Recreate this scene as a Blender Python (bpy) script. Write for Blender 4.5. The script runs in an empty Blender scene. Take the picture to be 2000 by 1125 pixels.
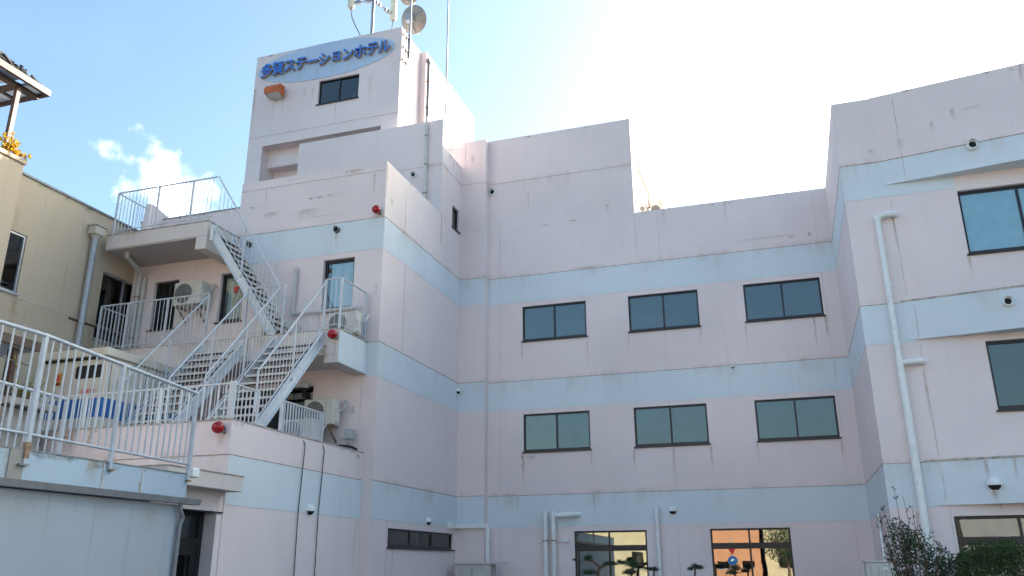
import bpy, bmesh, math, random
from mathutils import Vector, Matrix
R = math.radians
random.seed(7)
sc = bpy.context.scene
COL = sc.collection

# ---------------------------------------------------------------- camera
CAM = Vector((0, 0, 1.6))
YAW, PITCH, ROLL = R(17.954), R(18.519), R(-0.302)
cd = bpy.data.cameras.new('camera')
cam = bpy.data.objects.new('camera', cd); COL.objects.link(cam)
fw = Vector((-math.sin(YAW)*math.cos(PITCH), math.cos(YAW)*math.cos(PITCH), math.sin(PITCH)))
rt = Vector((math.cos(YAW), math.sin(YAW), 0)); up = rt.cross(fw)
r2 = rt*math.cos(ROLL) + up*math.sin(ROLL); u2 = up*math.cos(ROLL) - rt*math.sin(ROLL)
m = Matrix((r2, u2, -fw)).transposed().to_4x4(); m.translation = CAM
cam.matrix_world = m
cd.sensor_width = 36; cd.lens = 36*1625/2000; cd.clip_start = .05; cd.clip_end = 3000
sc.camera = cam

# ---------------------------------------------------------------- light
SUN_EL, SUN_AZ = R(22), R(38)          # azimuth from +Y (behind the hotel) towards +X
w = bpy.data.worlds.new('World'); sc.world = w; w.use_nodes = True
wn, wl = w.node_tree.nodes, w.node_tree.links
wn.clear()
def N(nt, typ, **k):
    n = nt.nodes.new(typ)
    for a, b in k.items(): setattr(n, a, b)
    return n
sky = wn.new('ShaderNodeTexSky'); sky.sky_type = 'NISHITA'; sky.sun_disc = False
sky.sun_elevation = SUN_EL; sky.sun_rotation = SUN_AZ
sky.air_density = 1.0; sky.dust_density = 4.2; sky.ozone_density = 2.4; sky.altitude = 50
bg = wn.new('ShaderNodeBackground'); bg.inputs[1].default_value = 0.15
wo = wn.new('ShaderNodeOutputWorld')
# thin white cloud: soft noise patches over the whole sky and one small cumulus
tcw = wn.new('ShaderNodeTexCoord')
def wmath(op, a, b=None, c=None):
    n = wn.new('ShaderNodeMath'); n.operation = op
    for i, v in enumerate((a, b, c)):
        if v is None: continue
        if isinstance(v, (int, float)): n.inputs[i].default_value = v
        else: wl.new(v, n.inputs[i])
    return n.outputs[0]
def wdot(vec):
    n = wn.new('ShaderNodeVectorMath'); n.operation = 'DOT_PRODUCT'
    wl.new(tcw.outputs['Generated'], n.inputs[0]); n.inputs[1].default_value = vec
    return n.outputs['Value']
CL = Vector((-0.622, 0.673, 0.401)).normalized()
ca = Vector((0.62, 0.78, 0.0)); ca = (ca - CL*ca.dot(CL)).normalized(); cb = ca.cross(CL)
if cb.z < 0: cb = -cb
a_, b_ = wdot(ca), wdot(cb)
# elongated, falling to the right
A = wmath('ADD', wmath('MULTIPLY', a_, .80), wmath('MULTIPLY', b_, -.60))
B = wmath('ADD', wmath('MULTIPLY', a_, .60), wmath('MULTIPLY', b_, .80))
rad = wmath('SQRT', wmath('ADD', wmath('POWER', wmath('MULTIPLY', A, 1/.056), 2), wmath('POWER', wmath('MULTIPLY', B, 1/.034), 2)))
nz = wn.new('ShaderNodeTexNoise'); nz.inputs['Scale'].default_value = 24; nz.inputs['Detail'].default_value = 7
nz.inputs['Roughness'].default_value = .55
wl.new(tcw.outputs['Generated'], nz.inputs['Vector'])
puff = wmath('SUBTRACT', wmath('ADD', wmath('SUBTRACT', 1.0, rad), wmath('MULTIPLY', nz.outputs[0], 3.4)), 1.42)
front = wmath('GREATER_THAN', wdot(CL), .5)
mrp = wn.new('ShaderNodeMapRange'); mrp.interpolation_type = 'SMOOTHSTEP'
wl.new(wmath('MULTIPLY', puff, front), mrp.inputs[0]); mrp.inputs[1].default_value = 0.0; mrp.inputs[2].default_value = 1.5
nz2 = wn.new('ShaderNodeTexNoise'); nz2.inputs['Scale'].default_value = 2.3; nz2.inputs['Detail'].default_value = 6
wl.new(tcw.outputs['Generated'], nz2.inputs['Vector'])
mr2 = wn.new('ShaderNodeMapRange'); mr2.interpolation_type = 'SMOOTHSTEP'; mr2.inputs[1].default_value = .55; mr2.inputs[2].default_value = .95
mr2.inputs[4].default_value = .12; wl.new(nz2.outputs[0], mr2.inputs[0])
cm = wmath('MAXIMUM', mrp.outputs[0], mr2.outputs[0])
mix = wn.new('ShaderNodeMix'); mix.data_type = 'RGBA'
tnt = wn.new('ShaderNodeVectorMath'); tnt.operation = 'MULTIPLY'; tnt.inputs[1].default_value = (.97, 1.06, 1.0)
wl.new(sky.outputs[0], tnt.inputs[0])
wl.new(cm, mix.inputs[0]); wl.new(tnt.outputs[0], mix.inputs[6]); mix.inputs[7].default_value = (7.5, 7.8, 8.2, 1)
wl.new(mix.outputs[2], bg.inputs[0]); wl.new(bg.outputs[0], wo.inputs[0])

sl = bpy.data.lights.new('sun', 'SUN'); sl.energy = 5.0; sl.angle = R(.5); sl.color = (1, .93, .82)
so = bpy.data.objects.new('sun', sl); COL.objects.link(so)
sd = Vector((math.sin(SUN_AZ)*math.cos(SUN_EL), math.cos(SUN_AZ)*math.cos(SUN_EL), math.sin(SUN_EL)))
so.rotation_euler = sd.to_track_quat('Z', 'Y').to_euler(); so.location = sd*60
vs = sc.view_settings
vs.view_transform = 'Standard'; vs.look = 'None'; vs.exposure = 1.54; vs.gamma = 1; vs.use_curve_mapping = False

# ---------------------------------------------------------------- materials
MATS = {}
def new_mat(name):
    mt = bpy.data.materials.new(name); mt.use_nodes = True
    nt = mt.node_tree; nt.nodes.clear()
    out = nt.nodes.new('ShaderNodeOutputMaterial')
    MATS[name] = mt
    return mt, nt, out
class G:
    """tiny node-graph helper"""
    def __init__(s, nt): s.nt = nt
    def m(s, op, a, b=None, c=None, clamp=False):
        n = s.nt.nodes.new('ShaderNodeMath'); n.operation = op; n.use_clamp = clamp
        for i, v in enumerate((a, b, c)):
            if v is None: continue
            if isinstance(v, (int, float)): n.inputs[i].default_value = v
            else: s.nt.links.new(v, n.inputs[i])
        return n.outputs[0]
    def mr(s, v, a, b, c=0., d=1., smooth=True):
        n = s.nt.nodes.new('ShaderNodeMapRange'); n.interpolation_type = 'SMOOTHSTEP' if smooth else 'LINEAR'
        s.nt.links.new(v, n.inputs[0])
        for i, x in zip((1, 2, 3, 4), (a, b, c, d)): n.inputs[i].default_value = x
        return n.outputs[0]
    def noise(s, vec, scale, detail=4, rough=.5):
        n = s.nt.nodes.new('ShaderNodeTexNoise'); n.inputs['Scale'].default_value = scale
        n.inputs['Detail'].default_value = detail; n.inputs['Roughness'].default_value = rough
        if vec is not None: s.nt.links.new(vec, n.inputs['Vector'])
        return n.outputs[0]
    def scale(s, vec, sx, sy, sz):
        n = s.nt.nodes.new('ShaderNodeVectorMath'); n.operation = 'MULTIPLY'
        s.nt.links.new(vec, n.inputs[0]); n.inputs[1].default_value = (sx, sy, sz)
        return n.outputs[0]
    def mix(s, f, a, b):
        n = s.nt.nodes.new('ShaderNodeMix'); n.data_type = 'RGBA'
        if isinstance(f, (int, float)): n.inputs[0].default_value = f
        else: s.nt.links.new(f, n.inputs[0])
        for i, v in ((6, a), (7, b)):
            if isinstance(v, tuple): n.inputs[i].default_value = (*v[:3], 1)
            else: s.nt.links.new(v, n.inputs[i])
        return n.outputs[2]
    def bump(s, h, strength=.2, dist=.01):
        n = s.nt.nodes.new('ShaderNodeBump'); n.inputs['Strength'].default_value = strength; n.inputs['Distance'].default_value = dist
        s.nt.links.new(h, n.inputs['Height']); return n.outputs[0]
def pos(nt): return nt.nodes.new('ShaderNodeNewGeometry').outputs['Position']
def principled(nt, out, col, rough=.6, metal=0., normal=None, spec=.5):
    p = nt.nodes.new('ShaderNodeBsdfPrincipled')
    if isinstance(col, tuple): p.inputs['Base Color'].default_value = (*col[:3], 1)
    else: nt.links.new(col, p.inputs['Base Color'])
    if isinstance(rough, (int, float)): p.inputs['Roughness'].default_value = rough
    else: nt.links.new(rough, p.inputs['Roughness'])
    p.inputs['Metallic'].default_value = metal; p.inputs['Specular IOR Level'].default_value = spec
    if normal is not None: nt.links.new(normal, p.inputs['Normal'])
    nt.links.new(p.outputs[0], out.inputs[0]); return p
def plain(name, col, rough=.6, metal=0., var=.12, scale=6., bump=.05, dirt=None, dirt_amt=.3, spec=.5):
    """paint, metal or plastic with uneven tone, fine relief and patches of dirt or rust"""
    mt, nt, out = new_mat(name); g = G(nt); p = pos(nt)
    n = g.noise(p, scale, 5, .6)
    c = g.mix(g.mr(n, .3, .7), tuple(x*(1-var) for x in col), tuple(min(1, x*(1+var)) for x in col))
    if dirt:
        d = g.noise(g.scale(p, 1, 1, .35), scale*1.7, 6, .65)
        c = g.mix(g.mr(d, .56, .78, 0, dirt_amt), c, dirt)
    fine = g.noise(p, 90, 3)
    principled(nt, out, c, rough, metal, g.bump(fine, bump, .004), spec)
    return mt
def wall_mat(name, col, axis='X', stains=(), tops=(), rough=.88, dirtcol=(.30, .25, .20), wet=.36, lines=(3.42, 6.56, 9.68, 12.77)):
    """painted render: uneven tone, rain streaks, grime under copings and named stains"""
    mt, nt, out = new_mat(name); g = G(nt); p = pos(nt)
    sep = nt.nodes.new('ShaderNodeSeparateXYZ'); nt.links.new(p, sep.inputs[0])
    u, z = sep.outputs[0 if axis == 'X' else 1], sep.outputs[2]
    big = g.noise(p, .33, 4, .55)
    c = g.mix(g.mr(big, .3, .7), tuple(x*.93 for x in col), tuple(x*1.04 for x in col))
    st = g.noise(g.scale(p, 2.4, 2.4, .11), 2.2, 6, .6)
    c = g.mix(g.mr(st, .52, .80, 0, .34*wet), c, tuple(x*y for x, y in zip(col, (.62, .58, .52))))
    mot = g.noise(p, 1.6, 7, .68)
    c = g.mix(g.mr(mot, .60, .80, 0, .30*wet), c, dirtcol)
    fine = g.noise(p, 11, 6, .7)
    warp = g.noise(p, 5.5, 4, .6)
    tot = None
    for (su, zt, hw, ln, s) in stains:
        du = g.m('ABSOLUTE', g.m('SUBTRACT', g.m('ADD', u, g.m('MULTIPLY', g.m('SUBTRACT', warp, .5), hw*1.6)), su))
        a = g.mr(du, hw, hw*.15)
        b = g.mr(z, zt-ln, zt-ln*.1)
        k = g.m('LESS_THAN', z, zt)
        v = g.m('MULTIPLY', g.m('MULTIPLY', a, b), g.m('MULTIPLY', k, s))
        tot = v if tot is None else g.m('MAXIMUM', tot, v)
    if tot is not None:
        tot = g.m('MULTIPLY', tot, g.mr(fine, .30, .62, .25, 1))
        c = g.mix(tot, c, (.30, .215, .12))
    tt = None
    for zt in tops:
        a = g.mr(z, zt-.16, zt-.01); k = g.m('LESS_THAN', z, zt+.01)
        v = g.m('MULTIPLY', a, k); tt = v if tt is None else g.m('MAXIMUM', tt, v)
    if tt is not None:
        n3 = g.noise(g.scale(p, 1, 1, 2.2), 3.1, 7, .7)
        c = g.mix(g.m('MULTIPLY', tt, g.mr(n3, .55, .68, 0, .75)), c, (.11, .09, .07))
    ll = None
    for zt in lines:
        a = g.m('MULTIPLY', g.mr(z, zt-.55, zt, 0, .55), g.m('LESS_THAN', z, zt))
        b = g.m('MULTIPLY', g.mr(z, zt+.16, zt, 0, .9), g.m('GREATER_THAN', z, zt))
        v = g.m('MAXIMUM', a, b); ll = v if ll is None else g.m('MAXIMUM', ll, v)
    if ll is not None:
        n4 = g.m('MULTIPLY', g.noise(g.scale(p, 1, 1, .22), 4.5, 7, .7), g.noise(p, .8, 3, .5))
        c = g.mix(g.m('MULTIPLY', ll, g.mr(n4, .20, .42, 0, .55)), c, (.45, .335, .245))
    rel = g.noise(p, 38, 5, .65)
    principled(nt, out, c, rough, 0, g.bump(rel, .22, .012), .3)
    return mt

PINK = (.79, .685, .675); BLUE = (.665, .72, .76)
JOINTCOL = (.33, .25, .19)
main_st = []
for u, z in ((-6.84, 7.62), (-4.93, 7.62), (-3.78, 7.64), (-1.83, 7.65), (-.66, 7.66), (1.05, 7.66), (1.33, 7.66),
             (-6.84, 4.5), (-4.93, 4.5), (-3.78, 4.5), (-1.8, 4.5), (-.65, 4.5), (1.33, 4.5), (-2.75, 4.5)):
    main_st.append((u, z, random.uniform(.025, .05), random.uniform(.5, 1.3), random.uniform(.35, .8)))
main_st += [(-6.84, 4.48, .07, .75, .85), (-6.6, 4.46, .22, .14, .45), (-5.0, 9.75, .5, .06, .5), (.1, 10.02, 1.1, .10, .3), 
            (-6.6, 12.35, .03, .45, .55), (-6.6, 11.95, .03, .1, .8), (-4.2, 11.6, .06, .3, .5), (-.9, 11.2, .04, .75, .45),
            (-2.6, 11.2, .06, .55, .4), (1.2, 10.0, .06, .15, .9), (.75, 9.97, .1, .1, .7), (-7.5, 10.9, .02, .9, .6), (-8.3, 13.75, .09, .45, .45), (-8.55, 14.1, .03, 1.2, .5)]
M_MAIN = wall_mat('pink render, main wing', PINK, 'X', main_st, (14.28, 11.23))
M_SIDE = wall_mat('pink render, return wall', PINK, 'Y', [(16.8, 11.1, .05, 1.1, .6), (17.1, 10.3, .12, .25, .5), (20.25, 11.3, .02, 1.4, .8), (18.0, 9.0, .02, 2.2, .45), (17.9, 2.0, .04, .8, .6), (21.62, 2.0, .04, .8, .6), (21.1, 13.3, .1, .5, .3)], (11.19, 13.38))
left_st = [(-10.9, 10.2, .5, .35, .4), (-11.9, 10.25, .3, .2, .45), (-9.0, 10.9, .05, .8, .5), (-9.96, 9.4, .05, .7, .5), (-12.1, 10.9, .04, .6, .5), (-10.6, 9.95, .9, .05, .4), (-8.8, 9.75, .14, .08, .7), (-15.3, 7.38, .04, .7, .5), (-10.3, 7.4, .04, .6, .5),
           (-8.8, 8.0, .05, .5, .3), (-12.4, 9.3, .05, .5, .5), (-9.6, 11.1, .3, .16, .9)]
M_LEFT = wall_mat('pink render, stair wing', PINK, 'X', left_st, (11.19, 10.5))
M_TOWER = wall_mat('pink render, sign tower', PINK, 'X', [(-14.95, 16.25, .03, .8, .6), (-14.6, 16.3, .03, .7, .5), (-13.5, 16.5, .04, .5, .45), (-13.8, 16.6, .08, .4, .35), (-11.4, 16.5, .1, 1.3, .25), (-15.72, 16.9, .08, 2.0, .5), (-12.6, 15.7, .03, .8, .3)], (18.15, 14.27))
M_TERR = wall_mat('pink render, terrace', PINK, 'X', [(-12.4, 4.0, .25, .6, .9), (-11.9, 4.0, .1, .5, .8), (-9.1, 3.75, .1, .25, .5), (-12.9, 4.0, .3, .4, .7)], (4.02,))
M_TERRS = wall_mat('pink render, terrace side', PINK, 'Y', [(16.5, 3.95, .2, .15, .7), (13.2, 3.4, .3, .07, .5)], (4.02,))
rw_st = [(2.6, 8.5, .03, 1.0, .8), (2.7, 5.15, .03, 1.4, .55), (3.85, 7.38, .05, .5, .45), (2.95, 10.1, .12, .3, .28), (2.4, 10.0, .08, .2, .3), (3.6, 10.35, .05, .3, .4), (4.0, 10.55, .06, .35, .5), (4.35, 10.5, .3, .08, .35),
         (4.1, 9.68, .5, .06, .6), (3.6, 2.75, .05, .35, .5), (3.45, 3.45, .05, .5, .8), (3.9, 3.45, .04, .4, .6), (5.3, 11.2, .04, .6, .6)]
M_RIGHT = wall_mat('pink render, right wing', PINK, 'X', rw_st, (11.21,))
M_BLUE = wall_mat('pale blue band', BLUE, 'X', [(-9.96, 9.42, .05, .55, .5), (3.45, 3.4, .05, .5, .75), (3.9, 3.4, .04, .5, .6), (3.5, 2.85, .07, .3, .6), (-1.1, 6.45, .03, .3, .4), (-7.0, 3.4, .05, .5, .35), (-4.9, 3.4, .05, .6, .4), (1.4, 6.5, .05, .7, .3)], (), wet=.42)
M_BLUES = wall_mat('pale blue band on return', BLUE, 'Y', [(21.6, 6.2, .05, .35, .5), (18.9, 3.4, .05, .4, .35)], (), wet=.42)
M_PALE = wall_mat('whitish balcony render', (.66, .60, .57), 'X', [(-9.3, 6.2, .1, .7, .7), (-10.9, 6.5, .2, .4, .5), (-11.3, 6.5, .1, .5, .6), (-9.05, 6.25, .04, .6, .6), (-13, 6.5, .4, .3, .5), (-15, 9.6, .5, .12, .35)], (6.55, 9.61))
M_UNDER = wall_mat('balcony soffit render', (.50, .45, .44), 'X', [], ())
M_JOINT = plain('rusty joint sealant', JOINTCOL, .9, var=.5, scale=9)
M_SEAM = plain('faint wall seam', (.58, .50, .48), .9, var=.25, scale=4)
M_LIP = plain('mouldy concrete lip', (.42, .37, .33), .9, var=.3, scale=8, dirt=(.05, .04, .035), dirt_amt=.95)
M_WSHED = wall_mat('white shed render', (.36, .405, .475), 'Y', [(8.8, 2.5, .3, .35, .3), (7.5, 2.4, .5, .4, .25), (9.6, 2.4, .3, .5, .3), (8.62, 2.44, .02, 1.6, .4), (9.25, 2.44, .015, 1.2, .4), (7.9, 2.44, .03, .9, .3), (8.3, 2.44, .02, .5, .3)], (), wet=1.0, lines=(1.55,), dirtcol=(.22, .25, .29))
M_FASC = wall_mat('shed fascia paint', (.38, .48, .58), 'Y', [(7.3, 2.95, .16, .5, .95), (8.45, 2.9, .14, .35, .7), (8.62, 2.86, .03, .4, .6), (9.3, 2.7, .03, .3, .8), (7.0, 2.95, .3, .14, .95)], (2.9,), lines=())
M_BEIGE = wall_mat('beige render', (.56, .46, .345), 'Y', [(13.4, 7.35, .12, 1.1, .6), (14.6, 8.6, .04, 2.2, .3), (12.9, 9.4, .3, 2.5, .25), (15.6, 7.2, .1, .6, .4)], (10.2,), lines=(7.36,))
M_FRAME = plain('dark bronze window frame', (.022, .021, .026), .38, .35, var=.2)
M_BLACKF = plain('black door frame', (.012, .013, .016), .4, .2)
M_SILVER = plain('silver aluminium frame', (.45, .48, .52), .35, .7)
M_WHITEP = plain('white railing paint', (.53, .56, .60), .38, 0, var=.06, dirt=(.30, .19, .11), dirt_amt=.35, spec=.5)
M_GALV = plain('grey stair paint', (.66, .69, .72), .45, 0, var=.05, dirt=(.45, .40, .34), dirt_amt=.25)
M_PLATE = plain('dark brown tread body', (.13, .105, .09), .8, .1, var=.3, scale=10)  # tread body, darker brown than the nosing strip
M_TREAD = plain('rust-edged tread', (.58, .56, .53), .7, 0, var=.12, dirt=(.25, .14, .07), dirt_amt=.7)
M_PVC = plain('white pvc pipe', (.78, .79, .78), .45, var=.05, dirt=(.28, .24, .2), dirt_amt=.35)
M_PVCG = plain('greyish drain pipe', (.53, .52, .49), .5, var=.08, dirt=(.2, .17, .13), dirt_amt=.5)
M_BPIPE = plain('blue grey downpipe', (.38, .41, .45), .4, .2, var=.15, scale=14)
M_DPIPE = plain('dark grey pipe', (.13, .14, .16), .5, .2)
M_ACW = plain('ac unit ivory paint', (.60, .585, .53), .45, var=.06, dirt=(.25, .2, .15), dirt_amt=.3)
M_GRL = plain('fan guard wire', (.26, .26, .25), .5)
M_ACD = plain('fan grille grey', (.15, .155, .16), .5, .1)
M_DARK = plain('dark opening', (.01, .01, .011), .8)
M_BLACK = plain('black rubber cable', (.015, .015, .016), .5)
M_RUST = plain('rusted bracket', (.30, .20, .13), .8, .2, var=.35, scale=18, dirt=(.12, .05, .02), dirt_amt=.8)
M_GUT = plain('weathered grey gutter', (.20, .215, .235), .5, .1, dirt=(.06, .06, .06), dirt_amt=.5)
M_CONC = wall_mat('stained concrete', (.30, .29, .275), 'X', [], (), wet=1.)
M_ORANGE = plain('orange rusted floodlight', (.55, .12, .018), .5, 0, var=.25, scale=9, dirt=(.32, .05, .01), dirt_amt=.8)
M_BROWN = plain('brown aluminium', (.085, .048, .038), .5, 0, var=.15)
M_MAROON = plain('dark red fabric trim', (.20, .02, .02), .7)
M_GENW = plain('cabinet cream paint', (.55, .51, .44), .45, var=.06, dirt=(.3, .25, .18), dirt_amt=.3)
M_GENB = plain('cabinet blue stripe', (.02, .12, .36), .4)
M_REDT = plain('red lettering', (.62, .06, .07), .5)
M_YEL = plain('yellow strip', (.62, .50, .08), .5)
M_SIGNB = wall_mat('sign oval blue', (.47, .59, .76), 'X', [(-14.6, 17.2, .03, .4, .35), (-14.0, 17.2, .03, .5, .4), (-13.4, 17.25, .04, .55, .4), (-12.8, 17.2, .03, .5, .45), (-12.2, 17.2, .03, .5, .3), (-11.6, 17.2, .02, .5, .3)], (), wet=.3)
M_LETB = plain('sign letter blue', (.02, .17, .64), .45, var=.1)
M_LETS = plain('sign letter side tan', (.36, .27, .20), .6, var=.2)
M_DISH = plain('dish grey beige', (.36, .32, .27), .5)
M_ANTW = plain('antenna cream', (.62, .61, .50), .5)
M_STEEL = plain('galvanised steel', (.34, .36, .38), .45, .6, var=.2, scale=20)
M_ROOF = plain('roof membrane', (.22, .23, .24), .9)
M_CURT = plain('white curtain cloth', (.62, .68, .70), .9, var=.06)
M_BLIND = plain('teal grey blind', (.03, .05, .065), .8, var=.15, scale=1.3)
M_BLIND2 = plain('sand coloured blind', (.50, .40, .22), .8, var=.2, scale=1.1)
M_BLIND4 = plain('grey green blind', (.085, .10, .10), .8, var=.2, scale=1.4)
M_BLIND5 = plain('warm grey curtain', (.12, .11, .10), .8, var=.25, scale=1.6)
M_BLIND3 = plain('pale blue roller blind', (.50, .72, .86), .8, var=.05)
M_ROOMD = plain('dim room', (.03, .032, .036), .9)
M_GROUND = plain('worn asphalt', (.085, .087, .09), .9, var=.2, scale=2, bump=.3)
M_ORB = plain('orange building paint', (.50, .24, .13), .85, var=.06, scale=1)
M_CRB = plain('cream building paint', (.50, .43, .28), .85, var=.06, scale=1)
M_GRB = plain('grey building paint', (.40, .40, .40), .85, var=.06, scale=1)
M_SIGNR = plain('traffic sign red', (.28, .015, .02), .35)
M_SIGNBL = plain('traffic sign blue', (.012, .08, .24), .35)
M_TRUNK = plain('bark', (.14, .085, .055), .9, var=.35, scale=25, bump=.4)
def leaf_mat(name, c1, c2, trans=.25):
    mt, nt, out = new_mat(name); g = G(nt)
    ob = g.noise(pos(nt), 21, 3)
    c = g.mix(g.mr(ob, .35, .65), c1, c2)
    p = principled(nt, out, c, .55, 0, None, .35)
    t = nt.nodes.new('ShaderNodeBsdfTranslucent'); nt.links.new(c, t.inputs[0])
    mx = nt.nodes.new('ShaderNodeMixShader'); mx.inputs[0].default_value = trans
    nt.links.new(p.outputs[0], mx.inputs[1]); nt.links.new(t.outputs[0], mx.inputs[2]); nt.links.new(mx.outputs[0], out.inputs[0])
    return mt
M_LEAFD = leaf_mat('dark evergreen leaf', (.022, .045, .026), (.07, .12, .055))
M_LEAFH = leaf_mat('hedge leaf', (.02, .045, .012), (.07, .11, .03))
M_LEAFY = leaf_mat('yellow autumn leaf', (.60, .33, .03), (.70, .52, .06), .4)
M_LEAFS = leaf_mat('strap leaf', (.09, .14, .03), (.26, .27, .06))
M_PINE = leaf_mat('pine needles', (.025, .06, .035), (.08, .13, .065))
def glass_mat(name, tint, refl, ior=1.5, rough=.0):
    mt, nt, out = new_mat(name); g = G(nt)
    fr = nt.nodes.new('ShaderNodeFresnel'); fr.inputs[0].default_value = ior
    f = g.m('ADD', fr.outputs[0], refl, clamp=True)
    wv = g.noise(pos(nt), 1.1, 2)
    gl = nt.nodes.new('ShaderNodeBsdfGlossy'); gl.inputs['Roughness'].default_value = rough; gl.inputs['Color'].default_value = (.88, .90, .90, 1)
    nt.links.new(g.bump(wv, .05, .02), gl.inputs['Normal'])
    tr = nt.nodes.new('ShaderNodeBsdfTransparent'); tr.inputs[0].default_value = (*tint, 1)
    mx = nt.nodes.new('ShaderNodeMixShader'); nt.links.new(f, mx.inputs[0]); nt.links.new(tr.outputs[0], mx.inputs[1]); nt.links.new(gl.outputs[0], mx.inputs[2])
    nt.links.new(mx.outputs[0], out.inputs[0]); return mt
M_GLASS = glass_mat('tinted window glass', (.66, .72, .73), .045)
M_GLASSC = glass_mat('clear window glass', (.86, .92, .94), .03)
M_MIRROR = glass_mat('reflective shopfront glass', (.45, .5, .5), .20)
def lamp_mat(name, col):
    mt, nt, out = new_mat(name); p = principled(nt, out, col, .16, 0, None, .45); p.inputs['Coat Weight'].default_value = .12
    return mt
M_REDL = lamp_mat('red lamp dome', (.33, .003, .010))
M_GLOBE = plain('milky globe', (.5, .49, .45), .25)
mt, nt, out = new_mat('translucent roof sheet')
d_ = nt.nodes.new('ShaderNodeBsdfTranslucent'); d_.inputs[0].default_value = (.55, .57, .6, 1)
e_ = nt.nodes.new('ShaderNodeBsdfDiffuse'); e_.inputs[0].default_value = (.45, .47, .5, 1)
mx_ = nt.nodes.new('ShaderNodeMixShader'); mx_.inputs[0].default_value = .5
nt.links.new(d_.outputs[0], mx_.inputs[1]); nt.links.new(e_.outputs[0], mx_.inputs[2]); nt.links.new(mx_.outputs[0], out.inputs[0])
M_SHEET = mt

# ---------------------------------------------------------------- mesh helpers
WORG = {}
class MB:
    def __init__(s): s.v = []; s.f = []
    def quad(s, a, b, c, d):
        n = len(s.v); s.v += [a, b, c, d]; s.f.append((n, n+1, n+2, n+3)); return s
    def box(s, x0, x1, y0, y1, z0, z1):
        n = len(s.v)
        s.v += [(x0, y0, z0), (x1, y0, z0), (x1, y1, z0), (x0, y1, z0), (x0, y0, z1), (x1, y0, z1), (x1, y1, z1), (x0, y1, z1)]
        for q in ((0, 3, 2, 1), (4, 5, 6, 7), (0, 1, 5, 4), (1, 2, 6, 5), (2, 3, 7, 6), (3, 0, 4, 7)): s.f.append(tuple(n+i for i in q))
        return s
    def tbox(s, T, u0, u1, d0, d1, z0, z1):
        a = T(u0, d0, z0); b = T(u1, d1, z1)
        return s.box(min(a[0], b[0]), max(a[0], b[0]), min(a[1], b[1]), max(a[1], b[1]), min(a[2], b[2]), max(a[2], b[2]))
    def prism(s, pts, vec):
        """polygon pts swept along vec"""
        n = len(s.v); k = len(pts); vec = Vector(vec)
        s.v += [tuple(p) for p in pts] + [tuple(Vector(p)+vec) for p in pts]
        s.f.append(tuple(range(n, n+k))[::-1]); s.f.append(tuple(range(n+k, n+2*k)))
        for i in range(k):
            j = (i+1) % k; s.f.append((n+i, n+j, n+k+j, n+k+i))
        return s
    def tube(s, pts, r, n=10, cap=True):
        pts = [Vector(p) for p in pts]; base = len(s.v); k = len(pts)
        rr = r if isinstance(r, (list, tuple)) else [r]*k
        ref = None
        for i, p in enumerate(pts):
            t = (pts[min(i+1, k-1)]-pts[max(i-1, 0)]).normalized()
            if ref is None:
                ref = Vector((0, 0, 1)) if abs(t.z) < .9 else Vector((1, 0, 0))
            a = (ref - t*ref.dot(t))
            if a.length < 1e-4: a = t.orthogonal()
            a.normalize(); b = t.cross(a); ref = a
            for j in range(n):
                q = 2*math.pi*j/n
                s.v.append(tuple(p + (a*math.cos(q)+b*math.sin(q))*rr[i]))
        for i in range(k-1):
            for j in range(n):
                j2 = (j+1) % n
                s.f.append((base+i*n+j, base+i*n+j2, base+(i+1)*n+j2, base+(i+1)*n+j))
        if cap:
            s.f.append(tuple(base+j for j in range(n))[::-1]); s.f.append(tuple(base+(k-1)*n+j for j in range(n)))
        return s
    def lathe(s, o, axis, prof, n=20):
        """profile (radius, distance along axis) spun round axis at o"""
        o = Vector(o); ax = Vector(axis).normalized(); a = ax.orthogonal().normalized(); b = ax.cross(a); base = len(s.v)
        for r, h in prof:
            for j in range(n):
                q = 2*math.pi*j/n
                s.v.append(tuple(o + ax*h + (a*math.cos(q)+b*math.sin(q))*r))
        for i in range(len(prof)-1):
            for j in range(n):
                j2 = (j+1) % n
                s.f.append((base+i*n+j, base+i*n+j2, base+(i+1)*n+j2, base+(i+1)*n+j))
        return s
    def build(s, name, mat, parent=None, smooth=False, bevel=0, org=None):
        if parent is None:
            if org is None:
                xs, ys, zs = zip(*s.v); org = Vector(((min(xs)+max(xs))/2, (min(ys)+max(ys))/2, min(zs)))
            org = Vector(org)
        else: org = WORG[parent.name]
        me = bpy.data.meshes.new(name)
        me.from_pydata([tuple(Vector(v)-org) for v in s.v], [], s.f); me.update()
        me.materials.append(mat)
        if smooth:
            me.polygons.foreach_set('use_smooth', [True]*len(me.polygons))
            me.set_sharp_from_angle(angle=R(40))
        o = bpy.data.objects.new(name, me); COL.objects.link(o)
        if parent is None: o.location = org
        else: o.parent = parent
        WORG[o.name] = org
        if bevel:
            md = o.modifiers.new('bevel', 'BEVEL'); md.width = bevel; md.segments = 2; md.limit_method = 'ANGLE'; md.angle_limit = R(50)
        return o
def inst(name, me, parent, loc):
    o = bpy.data.objects.new(name, me); COL.objects.link(o)
    o.parent = parent; o.location = Vector(loc)-WORG[parent.name]; WORG[o.name] = Vector(loc)
    return o
def mesh_of(mb, mat):
    me = bpy.data.meshes.new('shared'); me.from_pydata(mb.v, [], mb.f); me.update(); me.materials.append(mat); return me
def tag(o, label, cat, group=None):
    o['label'] = label; o['category'] = cat
    if group: o['group'] = group
    return o
def thing(name, label, cat, loc, group=None):
    o = bpy.data.objects.new(name, None); COL.objects.link(o); o.location = loc; o.empty_display_size = .2
    WORG[o.name] = Vector(loc)
    return tag(o, label, cat, group)
def struct(o): o['kind'] = 'structure'; return o
def TY(plane):            # wall that looks towards -Y: (u=x, d=inwards, z)
    return lambda u, d, z: (u, plane+d, z)
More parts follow.
